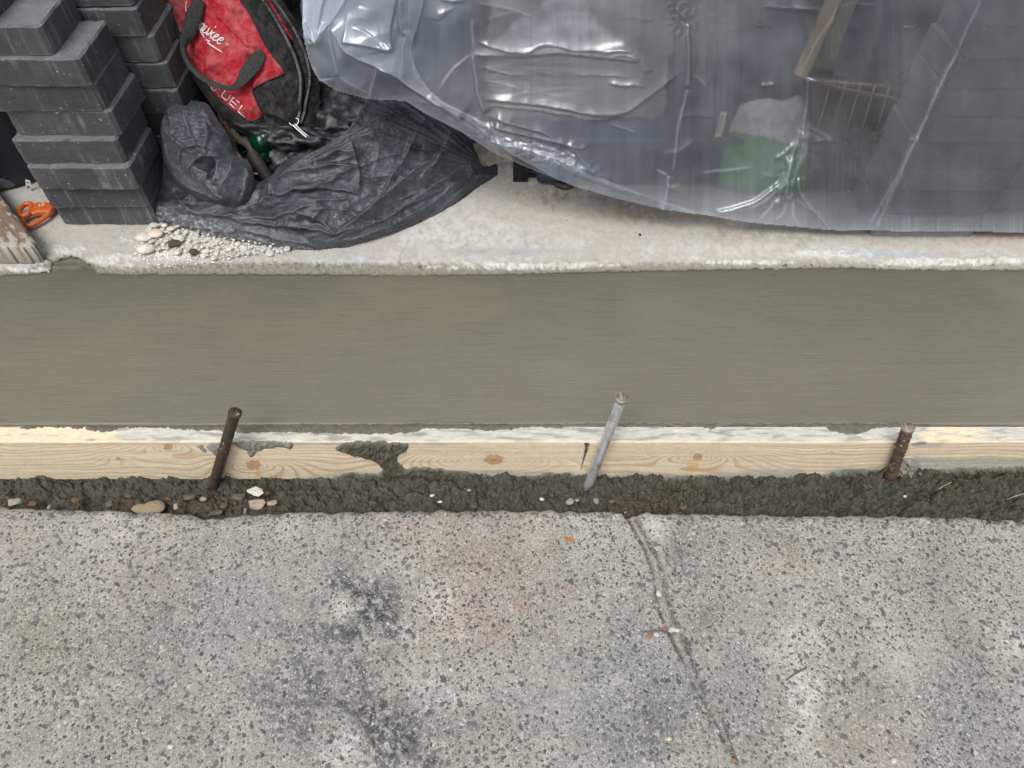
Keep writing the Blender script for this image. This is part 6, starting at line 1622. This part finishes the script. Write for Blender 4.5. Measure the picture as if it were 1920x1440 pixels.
def sheet_mat(name):
    m = NB(name); t = m.t
    uv = m.tc.outputs['UV']
    st = m.noise(1.0, 6, 0.75, m.mapped((260, 4, 1), src=uv))
    st2 = m.noise(1.0, 4, 0.7, m.mapped((42, 1.6, 1), src=uv))
    blot = m.noise(14, 5, 0.65, uv)
    milk_sheen = m.attr('milk_sheen', 'Fac')
    k = m.math('ADD', m.ramp(st, [(0.3, 0.70), (0.7, 1.2)]), 0.0)
    k2 = m.ramp(st2, [(0.3, 0.62), (0.7, 1.0)])
    k3 = m.ramp(blot, [(0.3, 0.8), (0.7, 1.0)])
    fac = m.math('MULTIPLY', m.math('MULTIPLY', m.math('MULTIPLY', milk_sheen, k), k2), k3)
    fac = m.math('MULTIPLY', fac, 1.45)
    specks = m.ramp(m.noise(160, 2, 0.5), [(0.77, 0), (0.785, 0.5)])
    fac = m.math('MAXIMUM', fac, specks)
    tr = m.n('ShaderNodeBsdfTransparent'); tr.inputs['Color'].default_value = (0.90, 0.92, 0.95, 1)
    df = m.n('ShaderNodeBsdfDiffuse'); df.inputs['Color'].default_value = (0.70, 0.77, 0.88, 1)
    tl = m.n('ShaderNodeBsdfTranslucent'); tl.inputs['Color'].default_value = (0.64, 0.72, 0.86, 1)
    gs = m.n('ShaderNodeBsdfGlossy'); gs.inputs['Roughness'].default_value = 0.20; gs.inputs['Color'].default_value = (1, 1, 1, 1)
    nb = m.bump(m.noise(22, 3, 0.5, uv), 0.12, 0.002, m.bump(st, 0.02, 0.0006))
    m.l(nb, gs.inputs['Normal'])
    md = m.n('ShaderNodeMixShader'); md.inputs[0].default_value = 0.3; m.l(df.outputs[0], md.inputs[1]); m.l(tl.outputs[0], md.inputs[2])
    m1 = m.n('ShaderNodeMixShader'); m.l(fac, m1.inputs[0]); rf = m.n('ShaderNodeBsdfRefraction'); rf.inputs['IOR'].default_value = 1.04; rf.inputs['Roughness'].default_value = 0.5; rf.inputs['Color'].default_value = (0.92, 0.94, 0.97, 1)
    mr = m.n('ShaderNodeMixShader'); sx_ = m.n('ShaderNodeSeparateXYZ'); m.l(uv, sx_.inputs[0]); m.l(m.ramp(m.math('MULTIPLY', sx_.outputs[0], 0.5), [(0.74, 0.36), (0.83, 0.06)]), mr.inputs[0]); m.l(tr.outputs[0], mr.inputs[1]); m.l(rf.outputs[0], mr.inputs[2]); m.l(mr.outputs[0], m1.inputs[1]); m.l(md.outputs[0], m1.inputs[2])
    fr = m.n('ShaderNodeFresnel'); fr.inputs['IOR'].default_value = 1.62; m.l(nb, fr.inputs['Normal'])
    m2 = m.n('ShaderNodeMixShader'); m.l(m.math('MULTIPLY', fr.outputs[0], 1.25), m2.inputs[0]); m.l(m1.outputs[0], m2.inputs[1]); m.l(gs.outputs[0], m2.inputs[2])
    m.l(m2.outputs[0], m.out.inputs['Surface'])
    return m.m
M_sheet = sheet_mat('clear_polythene')
sheet = thing('plastic_sheet', tuple(G(1400, 430)), 'clear crumpled plastic sheet hanging over the stacked building materials', 'plastic sheet')
patch('sheet_film', SH, SheetSurf(), M_sheet, sheet, step=2.0, disp=sh_disp, uv=True, smooth=0, extra=dict(milk_sheen=sh_milk_sheen))
patch('folded_layer', MID, SheetSurf(0.008), M_sheet, sheet, step=2.0, disp=sh_disp, uv=True, smooth=2, extra=dict(milk_sheen=lambda U, V, S: 0.10 + 0.10 * np.exp(-np.maximum(S, 0) / 2.5) + 0.05 * fbm(U / 40, V / 30, 3, 5)))
patch('folded_layer', UPL, SheetSurf(0.014), M_sheet, sheet, step=2.0, disp=sh_disp, uv=True, smooth=2, extra=dict(milk_sheen=lambda U, V, S: 0.26 + 0.12 * np.exp(-np.maximum(S, 0) / 2.5) + 0.05 * fbm(U / 30, V / 30, 3, 5)))
# the sheet carries on over the top of the pile and down behind it
top_u = np.linspace(540, 2400, 60); tp = SheetSurf()(top_u, np.full(60, -330.0))
rows = [tp + np.array([0, 0.0, 0.0]), tp + np.array([0, 0.10, 0.06]), tp + np.array([0, 0.35, 0.05]), tp + np.array([0, 0.60, -0.05]), tp * np.array([1, 1, 0]) + np.array([0, 0.85, 0.01])]
V_ = np.stack(rows); V_[1:4, :, 2] += 0.01 * fbm(V_[1:4, :, 0] * 6, V_[1:4, :, 1] * 6, 3, 4)
mesh_obj('sheet_top', V_.reshape(-1, 3), grid_faces(5, 60), M_sheet, parent=sheet, uvs=np.stack([V_[..., 0].ravel(), V_[..., 1].ravel()], 1), extra=dict(milk_sheen=np.full(300, 0.2)))
